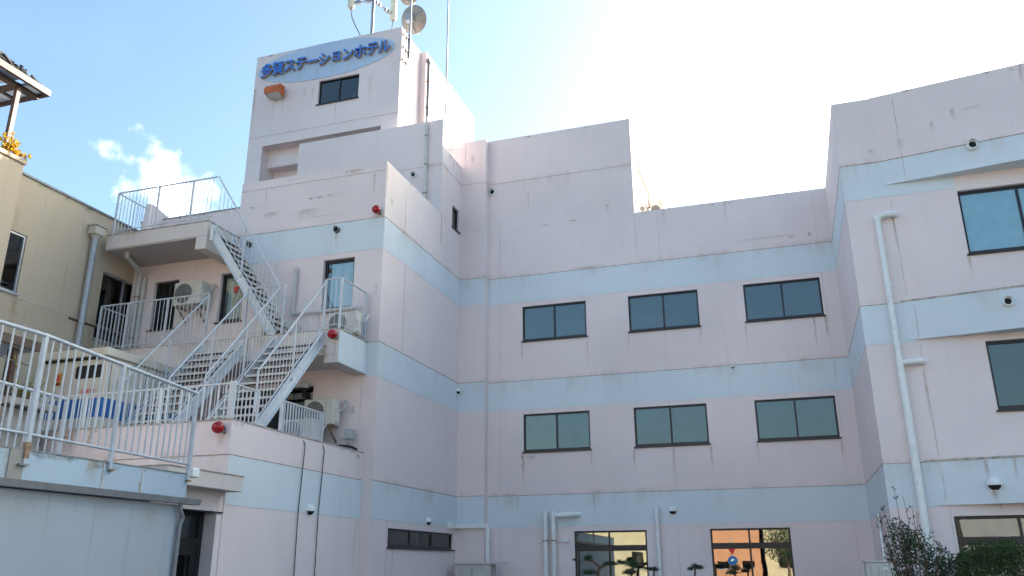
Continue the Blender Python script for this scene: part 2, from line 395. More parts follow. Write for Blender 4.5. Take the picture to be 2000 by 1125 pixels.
def TX(plane):            # wall that looks towards +X
    return lambda u, d, z: (plane-d, u, z)

def curtain_mesh(T, u0, u1, d, z0, z1, amp=.025, waves=9):
    mb = MB(); n = waves*8
    P = []
    for i in range(n+1):
        t = i/n; u = u0+(u1-u0)*t
        P.append((u, d+amp*math.sin(t*waves*2*math.pi)+amp*.5*math.sin(t*waves*.7*6.28+1)))
    for i in range(n):
        (a, da), (b, db) = P[i], P[i+1]
        mb.quad(T(a, da, z0), T(b, db, z0), T(b, db, z1), T(a, da, z1))
    return mb
def window(parent, T, u0, u1, z0, z1, n=2, rec=.05, backs=M_BLIND, glass=M_GLASS, fm=M_FRAME, fw=.045, sill=True, back='blind', bottom=.07, splits=None, openings=None, transom=None):
    """frame mesh as the part, its panes, blind and sill below it"""
    f = MB(); D = .06
    zb = z0+bottom
    f.tbox(T, u0, u1, rec, rec+D, z1-fw, z1); f.tbox(T, u0, u1, rec, rec+D, z0, zb)
    f.tbox(T, u0, u0+fw, rec+.001, rec+D-.001, zb, z1-fw); f.tbox(T, u1-fw, u1, rec+.001, rec+D-.001, zb, z1-fw)
    ed = splits or [u0+(u1-u0)*i/n for i in range(1, n)]
    for e in ed: f.tbox(T, e-.022, e+.022, rec+.005, rec+D-.005, zb, z1-fw)
    if transom: f.tbox(T, u0+fw, u1-fw, rec-.01, rec+D+.01, transom-.07, transom+.07)
    fo = f.build('window', fm, parent)
    es = [u0+fw]+list(ed)+[u1-fw]
    zz = [(zb, z1-fw)] if not transom else [(zb, transom-.07), (transom+.07, z1-fw)]
    for k in range(len(es)-1):
        for za, zc in zz:
            MB().tbox(T, es[k]+(.022 if k else 0), es[k+1]-(.022 if k < len(es)-2 else 0), rec+.028+.008*(k % 2), rec+.034+.008*(k % 2), za, zc).build('pane', glass, fo)
    bl = backs if isinstance(backs, (list, tuple)) else [backs]*(len(es)-1)
    if back == 'curtain':
        MB().tbox(T, u0, u1, .30, .31, z0, z1).build('room_shade', M_ROOMD, fo)
        curtain_mesh(T, u0+.18*(u1-u0), u1-.03, .17, z0+.02, z1-.02).build('curtain', M_CURT, fo, True)
    elif back == 'blind':
        for k in range(len(es)-1):
            MB().tbox(T, es[k]-.02, es[k+1]+.02, .145+.004*k, .155+.004*k, z0, z1).build('blind', bl[k], fo)
    else:
        MB().tbox(T, u0-.02, u1+.02, .55, .56, z0-.02, z1+.02).build('room_shade', M_ROOMD, fo)
    if sill:
        MB().tbox(T, u0-.035, u1+.035, -.045, rec+.02, z0-.035, z0-.001).build('sill', fm, fo)
    return fo
def joint(parent, T, u0, u1, z, h=.014, mat=None):
    MB().tbox(T, u0, u1, -.010, .01, z-h/2, z+h/2).build('joint', mat or M_JOINT, parent)
def vjoint(parent, T, u, z0, z1, wd=.016, mat=None):
    MB().tbox(T, u-wd/2, u+wd/2, -.004, .01, z0, z1).build('joint', mat or M_SEAM, parent)

# ---------------------------------------------------------------- ground
g = MB(); g.quad((-400, -400, 0), (400, -400, 0), (400, 400, 0), (-400, 400, 0))
struct(g.build('ground', M_GROUND, None, org=(0, 0, 0)))

# ================================================================ the hotel
YM, YP, YL, YT, YB2 = 22.0, 21.75, 16.75, 20.6, 20.22
XL, XR, YR = -8.67, 1.74, 17.48
BANDS = ((2.60, 3.42), (5.74, 6.56), (8.87, 9.68))
H = thing('hotel_building', 'pink and pale blue banded hotel with stepped wings and a sign tower', 'building', (-4, 22, 0))
TM, TP, TL, TT, TB = TY(YM), TY(YP), TY(YL), TY(YT), TY(YB2)
TS, TRs = TX(XL), TX(-3.42)
WROWS = [(-6.82, -4.94), (-3.74, -1.83), (-.63, 1.31)]
holes = [(a, b, z0, z1) for a, b in WROWS for z0, z1 in ((7.70, 8.735), (4.57, 5.61))] + [(-5.46, -3.57, .55, 2.47), (-1.99, -.09, .55, 2.47)]
def wall_cells(T, outline, holes, depth=.16, z0=0):
    """wall whose top steps: outline = [(u0,u1,ztop)...]"""
    mb = MB()
    us = sorted({x for a, b, _ in outline for x in (a, b)} | {x for h in holes for x in h[:2]})
    zs = sorted({z0} | {t for _, _, t in outline} | {x for h in holes for x in h[2:]})
    for i in range(len(us)-1):
        uc = (us[i]+us[i+1])/2; top = [t for a, b, t in outline if a < uc < b][0]
        for j in range(len(zs)-1):
            zc = (zs[j]+zs[j+1])/2
            if zc > top or any(h[0] < uc < h[1] and h[2] < zc < h[3] for h in holes): continue
            mb.quad(T(us[i], 0, zs[j]), T(us[i+1], 0, zs[j]), T(us[i+1], 0, zs[j+1]), T(us[i], 0, zs[j+1]))
    for a, b, c, d in holes:
        for (p, q) in (((a, c), (b, c)), ((b, c), (b, d)), ((b, d), (a, d)), ((a, d), (a, c))):
            mb.quad(T(p[0], 0, p[1]), T(q[0], 0, q[1]), T(q[0], depth, q[1]), T(p[0], depth, p[1]))
    return mb
wall_cells(TM, [(-9.6, -3.42, 14.28), (-3.42, 2.0, 11.23)], holes).build('main_wall', M_MAIN, H)
# parapet thickness and the masses behind the skins
MB().box(-9.6, -3.43, YM+.006, YM+.25, 11.0, 14.279).build('parapet', M_MAIN, H)
MB().box(-3.43, 2.3, YM+.006, YM+.25, 10.2, 11.229).build('parapet', M_MAIN, H)
MB().box(-15.5, -4.3, YM+.3, 31, 0, 13.9).build('rear_block', M_MAIN, H)
MB().box(-4.29, 12, YM+.3, 31, 0, 10.8).build('rear_block', M_ROOF, H)
MB().box(-3.43, -3.42, YM+.003, YM+.32, 10.9, 14.27).build('parapet_end', M_SIDE, H)
# pilaster in the inner corner
MB().box(-8.672, -7.865, YP, YM+.02, 0, 14.245).build('pilaster', M_MAIN, H)
for zz in (3.42, 6.56, 9.68, 12.77): joint(H, TP, -8.67, -7.865, zz, .012, M_SEAM if zz > 12 else None)
for zz in (3.42, 6.56, 9.68, 12.77): joint(H, TM, -7.855, 1.74 if zz < 11 else -3.43, zz, .012, M_SEAM if zz > 12 else None)
for a, b in BANDS:
    MB().tbox(TM, -7.855, 1.735, -.006, .01, a, b-.007).build('band', M_BLUE, H)
    MB().tbox(TP, -8.66, -7.868, -.006, .01, a, b-.007).build('band', M_BLUE, H)
for u, z0, z1 in ((-7.5, 0, 11.4), (-2.78, 0, 4.5), (-2.78, 5.64, 7.62), (-2.78, 8.76, 11.2), (1.38, 0, 11.2), (-3.42, 9.7, 11.2)):
    vjoint(H, TM, u, z0, z1, .010)
# main windows
for i, (a, b) in enumerate(WROWS):
    window(H, TM, a, b, 7.70, 8.735, backs=[[M_BLIND, M_BLIND4], [M_BLIND4, M_BLIND], [M_BLIND, M_BLIND]][i])
    window(H, TM, a, b, 4.57, 5.61, backs=[[M_BLIND2, M_BLIND5], [M_BLIND4, M_BLIND5], [M_BLIND5, M_BLIND4]][i])
window(H, TM, -5.46, -3.57, .55, 2.47, transom=2.04, glass=M_MIRROR, back='room', splits=[-4.55])
window(H, TM, -1.99, -.09, .55, 2.47, transom=2.06, glass=M_MIRROR, back='room', splits=[-1.06])

# left wing: return wall
sideholes = [(21.05, 21.6, 11.13, 11.83), (17.62, 21.56, 2.03, 2.44)]
wall_cells(TS, [(YL, YB2, 11.19), (YB2, YP+.1, 13.39)], sideholes).build('return_wall', M_SIDE, H)
MB().box(XL-.25, XL-.006, YL+.01, YB2, 10.2, 11.189).build('parapet', M_SIDE, H)
MB().box(XL-.25, XL-.006, YB2+.01, YM-.01, 12.2, 13.389).build('parapet', M_SIDE, H)
for a, b in BANDS: MB().tbox(TS, YL+.002, YP-.004, -.006, .01, a, b-.007).build('band', M_BLUES, H)
for zz in (3.42, 6.56, 9.68): joint(H, TS, YL, YP, zz, .016)
joint(H, TS, YB2, YP, 12.77, .012, M_SEAM)
vjoint(H, TS, 18.0, 6.6, 9.6); vjoint(H, TS, 17.55, 0, 3.4, .012); vjoint(H, TS, 20.24, 10.3, 11.25, .02, M_JOINT)
vjoint(H, TS, 17.9, 9.7, 10.9, .012)
window(H, TS, 21.05, 21.6, 11.13, 11.83, n=1, rec=.06, bottom=.04, backs=M_BLIND)
window(H, TS, 17.62, 21.56, 2.03, 2.44, n=3, rec=.05, bottom=.07)
# left wing: front wall with the three curtained windows and the terrace door
LW = [(-15.27, -14.5, 7.41, 8.72), (-13.22, -12.5, 7.42, 8.725), (-10.27, -9.42, 7.43, 8.735)]
wall_cells(TL, [(-16.0, -12.87, 10.5), (-12.87, XL, 11.19)], LW + [(-12.9, -10.3, 4.03, 5.62)]).build('stair_wing_wall', M_LEFT, H)
MB().box(-12.86, XL-.26, YL+.006, YL+.25, 10.1, 11.189).build('parapet', M_LEFT, H)
MB().box(-16.0, -12.87, YL+.006, YL+.25, 9.7, 10.499).build('parapet', M_LEFT, H)
MB().box(-16.02, -12.88, YL-.02, YL+.28, 10.50, 10.53).build('coping', M_GUT, H)
MB().box(-15.9, XL-.6, YL+.6, YB2+1.3, 0, 10.15).build('stair_wing_core', M_ROOF, H)
MB().tbox(TL, -12.75, XL-.002, -.006, .01, 8.87, 9.673).build('band', M_BLUE, H)
MB().tbox(TL, -8.94, XL-.002, -.006, .01, 5.74, 6.553).build('band', M_BLUE, H)
joint(H, TL, -12.9, XL, 9.68, .012); joint(H, TL, -8.96, XL, 6.56, .012); joint(H, TL, -12.87, XL, 10.95, .01, M_SEAM)
for u, z0, z1 in ((-14.05, 6.6, 10.4), (-11.6, 6.6, 8.8), (-9.05, 4.03, 5.7)): vjoint(H, TL, u, z0, z1, .012)
wins = [window(H, TL, *h_[:2], *h_[2:], n=1, rec=.10, fm=M_BLACKF, fw=.07, bottom=.10, glass=M_GLASSC, back='curtain') for h_ in LW]
MB().prism([(-12.90, YL+.118, 8.36), (-12.70, YL+.118, 8.40), (-12.84, YL+.118, 8.17)], (0, -.003, 0)).build('red_triangle_mark', M_REDT, wins[1])
window(H, TL, -12.9, -10.3, 4.03, 5.62, n=3, rec=.10, fm=M_BLACKF, sill=False, back='room', bottom=.1)
# block behind the front parapet, with pipe and vent
wall_cells(TB, [(-13.57, XL-.002, 14.27)], [], z0=10.2).build('upper_block_wall', M_LEFT, H)
MB().box(-13.57, XL-.26, YB2+.006, YB2+.25, 10.5, 14.269).build('parapet', M_LEFT, H)
MB().box(XL-.25, XL-.004, YB2+.004, YB2+.26, 13.3, 14.268).build('parapet', M_SIDE, H)
joint(H, TB, -13.57, XL, 12.77, .010, M_SEAM)
# tower
RX0, RX1 = -15.23, -10.95
tw = wall_cells(TT, [(-15.78, -10.365, 18.15)], [(RX0, RX1, 12.6, 14.66), (-13.28, -11.81, 15.83, 16.72)], depth=.10)
tw.build('tower_wall', M_TOWER, H)
t = MB()
t.box(RX0, RX1, YT+.38, YT+.42, 14.05, 14.70)          # back of the recess
t.box(RX0, RX1, YT+.38, YT+.75, 14.03, 14.06)          # its lower lip
t.box(RX0, RX1, YT+.72, YT+.76, 12.4, 14.04)
t.box(RX0-.02, RX0, YT+.09, YT+.75, 12.4, 14.68)
t.box(RX1, RX1+.02, YT+.09, YT+.75, 12.4, 14.68)
t.box(RX0, RX1, YT+.09, YT+.4, 14.66, 14.69)
t.build('tower_recess', M_TOWER, H)
MB().box(-15.78, -10.37, YT+.006, YT+.09, 14.7, 15.7).build('tower_lintel', M_TOWER, H)
t = MB(); t.box(-15.78, -10.366, YT+.8, 22.12, 10, 18.149); t.box(-15.78, -10.17, 22.121, 26.7, 10, 18.15)
t.box(-10.46, -10.366, YT+.005, YT+.81, 10, 18.148); t.box(-15.779, -15.6, YT+.005, YT+.81, 10, 18.148); t.box(-15.6, -10.46, YT+.005, YT+.81, 17.4, 18.147)
t.build('tower_core', M_TOWER, H)
joint(H, TT, -15.78, -10.37, 15.02, .010, M_SEAM)
vjoint(H, TT, -12.6, 15.05, 15.78, .010)
window(H, TT, -13.28, -11.81, 15.83, 16.72, rec=.07, bottom=.04, fw=.035)

# right wing: return, flat strip, splayed spandrels, recessed window wall
TRt = lambda u, d, z: (XR+d, u, z)              # looks towards -X
TR = TY(YR)
wall_cells(TRt, [(YR, YM, 11.21)], []).build('right_return_wall', M_SIDE, H)
for a, b in BANDS: MB().tbox(TRt, YR+.004, YM-.008, -.006, .01, a, b-.007).build('band', M_BLUES, H)
for zz in (3.42, 6.56, 9.68): joint(H, TRt, YR, YM-.01, zz)
RWH = [(3.86, 6.2, 7.43, 8.805), (3.85, 5.2, 4.32, 5.65), (2.80, 5.2, .6, 2.435)]
wall_cells(TR, [(XR, 9.0, 11.205)], RWH).build('right_wing_wall', M_RIGHT, H)
MB().box(XR+.006, 9, YR+.006, YR+.25, 10.2, 11.204).build('parapet', M_RIGHT, H)
MB().box(XR+.006, XR+.25, YR+.3, YM, 10.2, 11.204).build('parapet', M_SIDE, H)
MB().box(XR+.4, 9, YR+.65, YM-.1, 0, 10.6).build('right_wing_core', M_ROOF, H)
for a, b in BANDS: MB().tbox(TR, XR+.004, 2.62 if b > 4 else 2.6, -.006, .01, a, b-.007).build('band', M_BLUE, H)
for zz in (3.42, 6.56, 9.68): joint(H, TR, XR, 2.5, zz, .012)
MB().tbox(TR, 2.62, 3.84, -.006, .01, 8.87, 9.13).build('band', M_BLUE, H)
SL = .16
def splay(z0, z1, mat, name, proud=0., x0=2.5):
    x1 = 9.0
    return MB().prism([(x0, YR+.02, z0), (x0, YR-proud, z0), (x1, YR-proud-(x1-x0)*SL, z0), (x1, YR+.02, z0)], (0, 0, z1-z0)).build(name, mat, H)
splay(9.13, 9.68, M_BLUE, 'spandrel', .007); splay(9.683, 11.212, M_RIGHT, 'spandrel', .006)
splay(5.78, 6.56, M_BLUE, 'spandrel', .007); splay(2.63, 3.42, M_BLUE, 'spandrel', .007)
splay(6.561, 6.60, M_LIP, 'ledge', .012, 2.5); splay(3.421, 3.46, M_LIP, 'ledge', .012, 2.45)
def sj(x, z0, z1):
    y = YR-.007-(x-2.5)*SL
    MB().box(x-.006, x+.006, y-.003, y+.02, z0, z1).build('joint', M_SEAM, H)
sj(2.95, 9.2, 11.1); sj(2.72, 5.8, 6.5); sj(2.72, 2.7, 3.4); sj(5.35, 9.7, 11.1)
j_ = MB().prism([(2.0, YR+.0, 9.672), (2.0, YR-.014, 9.672), (2.5, YR-.014, 9.672), (9, YR-.014-6.5*SL, 9.672), (9, YR, 9.672)], (0, 0, .014)); j_.build('joint', M_JOINT, H)
vjoint(H, TR, 2.62, 6.7, 8.8, .012); vjoint(H, TR, 2.72, 3.5, 5.7, .012); vjoint(H, TR, 2.75, 0, 2.6, .012)
window(H, TR, 3.86, 6.2, 7.43, 8.805, splits=[4.94], rec=.09, glass=M_GLASSC, backs=M_BLIND3, fw=.055, bottom=.08)
window(H, TR, 3.85, 5.2, 4.32, 5.65, splits=[4.6], rec=.09, fw=.055, bottom=.09, backs=M_BLIND)
window(H, TR, 2.80, 5.2, .6, 2.435, splits=[3.87], transom=2.0, rec=.09, fw=.055, backs=M_BLIND)

# balconies
b = MB()
b.box(-15.79, -12.74, 15.45, YL, 9.23, 9.60); b.box(-13.05, -12.741, 15.452, YL, 8.89, 9.229)
b.build('upper_balcony', M_PALE, H, bevel=.012)
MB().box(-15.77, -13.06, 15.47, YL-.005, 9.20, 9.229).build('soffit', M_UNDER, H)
MB().box(-15.80, -12.73, 15.44, YL-.01, 9.601, 9.625).build('balcony_edge', M_LIP, H)
b = MB(); b.box(-16.0, -8.955, 15.45, YL, 5.98, 6.53)
b.prism([(-9.3, 15.46, 5.80), (-8.957, 15.452, 5.79), (-8.957, YL, 5.79), (-9.3, YL, 5.80)], (0, 0, .19))
b.build('lower_balcony', M_PALE, H)
MB().box(-8.955, -8.947, 15.455, YL-.004, 5.80, 6.52).build('balcony_end', M_BLUES, H)
MB().box(-16.0, -8.94, 15.44, YL-.008, 6.531, 6.55).build('balcony_edge', M_LIP, H)
# terrace block and the low porch in front of it
TXs = TX(-8.92); TF = TY(12.0)
b = MB(); b.box(-16, -8.92, 12.0, YL-.003, 0, 4.0); b.build('terrace_block', M_TERR, H)
MB().tbox(TXs, 12.002, YL-.004, -.004, .01, 0, 4.0).build('terrace_side', M_TERRS, H)
MB().tbox(TXs, 12.004, YL-.006, -.010, .0, 2.60, 3.412).build('band', M_BLUES, H)
joint(H, TXs, 12.0, YL-.01, 3.42, .016); joint(H, TF, -14, -8.925, 3.42, .012)
MB().box(-16, -8.91, 11.99, 12.12, 4.0, 4.03).build('terrace_edge', M_LIP, H)
MB().box(-9.03, -8.905, 12.121, YL-.01, 4.0, 4.025).build('terrace_edge', M_LIP, H)
vjoint(H, TXs, 16.55, .2, 3.95, .012)
P_ = MB()
P_.box(-11.5, -8.93, 11.86, 11.998, 0, 2.99); P_.box(-11.5, -8.93, 10.3, 10.52, 0, 2.99); P_.box(-11.5, -8.935, 10.521, 11.859, 2.47, 2.985); P_.box(-11.5, -11.3, 10.5, 11.87, 0, 2.4)
P_.build('porch', M_TERR, H)
MB().box(-9.6, -8.60, 10.2, 12.02, 2.79, 3.035).build('canopy', M_PALE, H, bevel=.008)
MB().box(-9.6, -8.585, 10.19, 12.035, 3.036, 3.05).build('canopy_edge', M_LIP, H)
MB().box(-9.2, -8.90, 10.5, 11.99, 2.455, 2.475).build('lintel_edge', M_FRAME, H)
d = MB(); d.box(-9.22, -9.16, 10.53, 10.62, 0, 2.46); d.box(-9.22, -9.16, 11.75, 11.855, 0, 2.46); d.box(-9.22, -9.16, 10.62, 11.75, 1.93, 2.05); d.box(-9.22, -9.16, 10.62, 11.75, 2.38, 2.46)
d.box(-9.215, -9.165, 10.66, 10.78, 0, 1.92); d.box(-9.215, -9.165, 11.62, 11.745, 0, 1.92); d.box(-9.214, -9.166, 10.78, 11.62, 1.80, 1.92)
dd = d.build('door', M_BLACKF, H)
MB().box(-9.195, -9.188, 10.62, 11.75, 2.05, 2.38).build('pane', M_GLASS, dd); MB().box(-9.195, -9.188, 10.78, 11.62, .02, 1.80).build('pane', M_GLASS, dd)
MB().box(-9.16, -9.13, 11.66, 11.69, .95, 1.25).build('door_handle', M_SILVER, dd)
MB().box(-10.4, -10.38, 10.5, 11.86, 0, 2.46).build('room_shade', M_ROOMD, dd)

# ================================================================ sign
S = thing('hotel_sign', 'pale blue oval sign with raised blue Japanese lettering on the tower', 'sign', (-13.12, YT, 16.8))
n = 72
ov = [(-13.12+2.56*math.cos(2*math.pi*i/n), YT-.004, 17.475+.668*math.sin(2*math.pi*i/n)) for i in range(n)]
MB().prism(ov[::-1], (0, -.016, 0)).build('oval_panel', M_SIGNB, S)
chars = '多賀ステーションホテル'
def text_mesh(ch, size, ext, off, mats):
    cu = bpy.data.curves.new('txt', 'FONT'); cu.body = ch; cu.size = size; cu.extrude = ext; cu.offset = off; cu.resolution_u = 3
    to = bpy.data.objects.new('txt', cu); COL.objects.link(to)
    bpy.context.view_layer.update()
    me = bpy.data.meshes.new_from_object(to.evaluated_get(bpy.context.evaluated_depsgraph_get()))
    bpy.data.objects.remove(to)
    me.materials.clear()
    for mm in mats: me.materials.append(mm)
    for p in me.polygons: p.material_index = 0 if p.normal.z > .5 else 1
    return me
x0 = -15.48; cw = 4.80/len(chars)
for i, ch in enumerate(chars):
    me = text_mesh(ch, .53, .05, .008, (M_LETB, M_LETS))
    xs = [v.co.x for v in me.vertices]; ys = [v.co.y for v in me.vertices]
    o = bpy.data.objects.new('letter', me); COL.objects.link(o); o.parent = S
    o.rotation_euler = (R(90), 0, 0); sx = .90
    cx = (min(xs)+max(xs))/2
    o.scale = (sx, 1, 1)
    yy = (min(ys)+max(ys))/2 if ch != 'ー' else .2
    o.location = Vector((x0+cw*(i+.5)-cx*sx, YT-.085, 17.47-yy))-WORG[S.name]

# floodlight on the tower
F = thing('floodlight', 'orange rusted floodlight box under the oval sign', 'lamp', (-14.8, YT, 16.3))
MB().prism([(-15.05, YT-.42, 16.36), (-15.05, YT-.46, 16.50), (-15.05, YT-.36, 16.66), (-15.05, YT-.1, 16.70), (-15.05, YT-.1, 16.30)], (.55, 0, 0)).build('housing', M_ORANGE, F)
MB().prism([(-15.02, YT-.40, 16.355), (-14.53, YT-.40, 16.355), (-14.53, YT-.12, 16.295), (-15.02, YT-.12, 16.295)], (0, 0, .02)).build('lens', M_GLOBE, F)
MB().box(-14.95, -14.6, YT-.1, YT+.0, 16.28, 16.68).build('bracket', M_PVCG, F)

# ================================================================ railings and stairs
def railing(root, p0, p1, h=1.13, low=.10, spacing=.115, posts=(), r=.020, post_to=None, br=.006, bottom=True, mat=None, pr=.021):
    """p0,p1: floor points of the run; top rail at h, lower rail at low, square balusters between"""
    mat = mat or M_WHITEP
    a, b_ = Vector(p0), Vector(p1); L = (b_-a).length
    MB().tube([a+Vector((0, 0, h)), b_+Vector((0, 0, h))], r, 10).build('top_rail', mat, root, True)
    if bottom: MB().tube([a+Vector((0, 0, low)), b_+Vector((0, 0, low))], r*.62, 8).build('bottom_rail', mat, root, True)
    horiz = Vector((b_.x-a.x, b_.y-a.y, 0)).length
    n = max(2, round(horiz/spacing))
    me = mesh_of(MB().box(-br, br, -br, br, low+.005, h-.005), mat)
    pm = mesh_of(MB().box(-pr, pr, -pr, pr, (-.05 if post_to is None else post_to), h-.006), mat)
    pp = set(round(t*n) for t in posts)
    for i in range(n+1):
        q = a.lerp(b_, i/n)
        if i in pp: inst('post', pm, root, q)
        elif 0 < i < n: inst('baluster', me, root, q)

r_ = thing('balcony_railing', 'white steel railing round the uppermost balcony', 'railing', (-14.2, 15.5, 9.62), 'white steel railings on the stair side')
railing(r_, (-15.66, 15.5, 9.63), (-12.66, 15.5, 9.63), 1.16, posts=(0, .42, .78))
railing(r_, (-15.66, 15.52, 9.63), (-15.66, 16.5, 9.63), 1.15, posts=(1,))
r_ = thing('balcony_railing', 'white steel railing at the left end of the middle balcony below the bracketed condenser', 'railing', (-14, 15.5, 6.55), 'white steel railings on the stair side')
railing(r_, (-15.64, 15.5, 6.56), (-12.5, 15.5, 6.56), 1.17, posts=(0, .25, .62, 1))
railing(r_, (-15.64, 15.52, 6.56), (-15.64, 16.6, 6.56), 1.15, posts=(1,))
r_ = thing('balcony_railing', 'short white railing on the middle balcony between the two lower stairs', 'railing', (-10.9, 15.5, 6.55), 'white steel railings on the stair side')
railing(r_, (-11.45, 15.5, 6.56), (-10.45, 15.5, 6.56), 1.17, posts=(0, 1))
r_ = thing('balcony_railing', 'white railing round the right end of the middle balcony under the curtained window', 'railing', (-9.1, 16, 6.55), 'white steel railings on the stair side')
railing(r_, (-9.40, 15.5, 6.56), (-9.0, 15.5, 6.56), 1.17, posts=(0, 1), pr=.024)
railing(r_, (-9.0, 15.52, 6.56), (-9.0, 16.66, 6.56), 1.17, posts=(1,))
r_ = thing('terrace_railing', 'white railing along the terrace edge in front of the striped cabinet', 'railing', (-11, 12.1, 4.0), 'white steel railings on the stair side')
railing(r_, (-13.6, 12.1, 4.0), (-9.03, 12.1, 4.0), .665, .02, .15, posts=(0, .3, .65), bottom=False, r=.018, br=.008, mat=M_GALV)
MB().box(-9.09, -8.99, 12.06, 12.14, 3.98, 4.70).build('corner_post', M_WHITEP, r_)
railing(r_, (-9.03, 12.14, 4.0), (-9.03, 12.85, 4.0), .655, .02, .12, posts=(1,), bottom=False, r=.018, br=.009)
r_ = thing('terrace_railing', 'low white railing on the terrace side wall beside the grey junction box', 'railing', (-9.03, 14.3, 4.0), 'white steel railings on the stair side')
railing(r_, (-9.03, 13.62, 4.0), (-9.03, 15.1, 4.0), .63, .02, .10, posts=(0, 1), bottom=False, r=.02, br=.012, pr=.028)

def stair(name, label, top, bot, width_vec, n, rails=(1, 1), handrail=1.14, post_drop=.8, ht=1.20):
    """top, bot: nosing points of the first stringer; width_vec to the second one"""
    root = thing(name, label, 'staircase', bot, 'white steel outdoor stairs')
    a, b_ = Vector(top), Vector(bot); wv = Vector(width_vec); run = b_-a; hz = Vector((run.x, run.y, 0)).normalized()
    side = wv.normalized()
    for k in (0, 1):
        o = wv*k
        mb = MB(); dz = Vector((0, 0, .30)); t_ = side*.035*(-1 if k == 0 else 1)
        mb.prism([a+o+Vector((0, 0, .06)), b_+o+Vector((0, 0, .06)), b_+o-dz+Vector((0, 0, .06)), a+o-dz+Vector((0, 0, .06))], t_*.35)
        # channel flanges
        nrm = side*(.075 if k == 0 else -.075)*-1
        for z_ in (.06, -.24):
            zz = Vector((0, 0, z_))
            mb.prism([a+o+zz, b_+o+zz, b_+o+zz+Vector((0, 0, -.022)), a+o+zz+Vector((0, 0, -.022))], nrm)
        mb.build('stringer', M_GALV, root)
        pl = MB(); c = a+o-Vector((0, 0, .12)); e = hz*-.02
        pl.box(c.x-.05, c.x+.05, c.y-.05, c.y+.05, c.z-.2, c.z+.18); pl.build('end_plate', M_GALV, root)
    td = run.length*0 + Vector((run.x, run.y, 0)).length/n
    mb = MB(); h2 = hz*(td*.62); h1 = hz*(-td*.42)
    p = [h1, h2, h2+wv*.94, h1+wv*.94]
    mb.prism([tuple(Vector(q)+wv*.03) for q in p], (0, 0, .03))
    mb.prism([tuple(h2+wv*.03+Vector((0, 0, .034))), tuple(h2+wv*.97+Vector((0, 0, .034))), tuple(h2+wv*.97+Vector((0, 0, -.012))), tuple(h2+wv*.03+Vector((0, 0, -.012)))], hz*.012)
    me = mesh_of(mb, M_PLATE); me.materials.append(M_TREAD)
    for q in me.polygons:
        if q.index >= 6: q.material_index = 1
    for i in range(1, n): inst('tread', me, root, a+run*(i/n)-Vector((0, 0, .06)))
    for k in (0, 1):
        if not rails[k]: continue
        o = wv*k + side*(.03 if k else -.03)
        top_ = a+o; bt = b_+o
        sl_ = run.z/Vector((run.x, run.y, 0)).length
        MB().tube([top_+Vector((0, 0, ht)), bt+Vector((0, 0, handrail))], .021, 10).build('handrail', M_WHITEP, root, True)
        MB().tube([top_+Vector((0, 0, .20)), bt+Vector((0, 0, .14))], .013, 8).build('lower_rail', M_WHITEP, root, True)
        MB().tube([bt+Vector((0, 0, handrail)), bt+Vector((0, 0, handrail-post_drop))], .022, 8).build('post', M_WHITEP, root, True)
        hl = Vector((run.x, run.y, 0)).length; nb = round(hl/.115)
        bm_ = mesh_of(MB().box(-.0055, .0055, -.0055, .0055, .18, handrail), M_WHITEP)
        pm_ = mesh_of(MB().box(-.018, .018, -.018, .018, -.1, handrail), M_WHITEP)
        for i in range(1, nb):
            q = top_.lerp(bt, i/nb)+Vector((0, 0, (ht-handrail)*(1-i/nb)*.5))
            inst('post' if i == nb//2 else 'baluster', pm_ if i == nb//2 else bm_, root, q)
    return root
stair('steel_stair', 'upper white steel stair dropping right from the uppermost balcony', (-12.62, 15.52, 9.42), (-10.62, 15.52, 6.60), (0, .74, 0), 14, rails=(1, 0), ht=1.37)
stair('steel_stair', 'left of the two white stairs between the middle balcony and the terrace', (-12.45, 15.42, 6.42), (-12.45, 13.2, 4.02), (1.06, 0, 0), 12)
stair('steel_stair', 'right of the two white stairs, beside the lower red lamp on the balcony', (-10.52, 15.42, 6.42), (-10.52, 13.25, 4.02), (1.12, 0, 0), 12)

# ================================================================ pipes
def arc(pts, r=.08, k=4):
    """round the corners of a polyline"""
    pts = [Vector(p) for p in pts]; out = [pts[0]]
    for i in range(1, len(pts)-1):
        a, b_, c = pts[i-1], pts[i], pts[i+1]
        d1 = (a-b_); d2 = (c-b_); rr = min(r, d1.length*.45, d2.length*.45)
        p1 = b_+d1.normalized()*rr; p2 = b_+d2.normalized()*rr
        for j in range(k+1):
            t = j/k; out.append((1-t)**2*p1+2*t*(1-t)*b_+t*t*p2)
    return out+[pts[-1]]
def pipe(name, label, runs, r, mat, collars=(), clips=(), group=None, cat='pipe', wall_dir=(0, 1, 0), clip_mat=None):
    b0 = min((p for q in runs for p in q), key=lambda p: p[2])
    root = thing(name, label, cat, b0, group)
    for q in runs:
        MB().tube(arc(q, r*2.6), r, 14).build('pipe', mat, root, True)
    for p, ax, ln in collars:
        p = Vector(p); ax = Vector(ax).normalized()
        MB().tube([p-ax*ln/2, p+ax*ln/2], r*1.18, 14).build('collar', mat, root, True)
    for p in clips:
        p = Vector(p); wd = Vector(wall_dir)
        c = MB().tube([p+Vector((0, 0, -.012)), p+Vector((0, 0, .012))], r*1.3, 14)
        q = p+wd*(r+.06)
        c.box(min(p.x, q.x)-.012, max(p.x, q.x)+.012, min(p.y, q.y)-.012, max(p.y, q.y)+.012, p.z-.012, p.z+.012)
        c.build('clip', clip_mat or M_RUST, root)
    return root
Z = (0, 0, 1)
pipe('vent_pipe', 'left white riser pipe beside the ground floor window, open top', [[(-6.2, 21.86, 0), (-6.2, 21.86, 2.98)]], .062, M_PVC, [((-6.2, 21.86, 2.9), Z, .16), ((-6.2, 21.86, 2.55), Z, .05)], [(-6.2, 21.86, 2.24)])
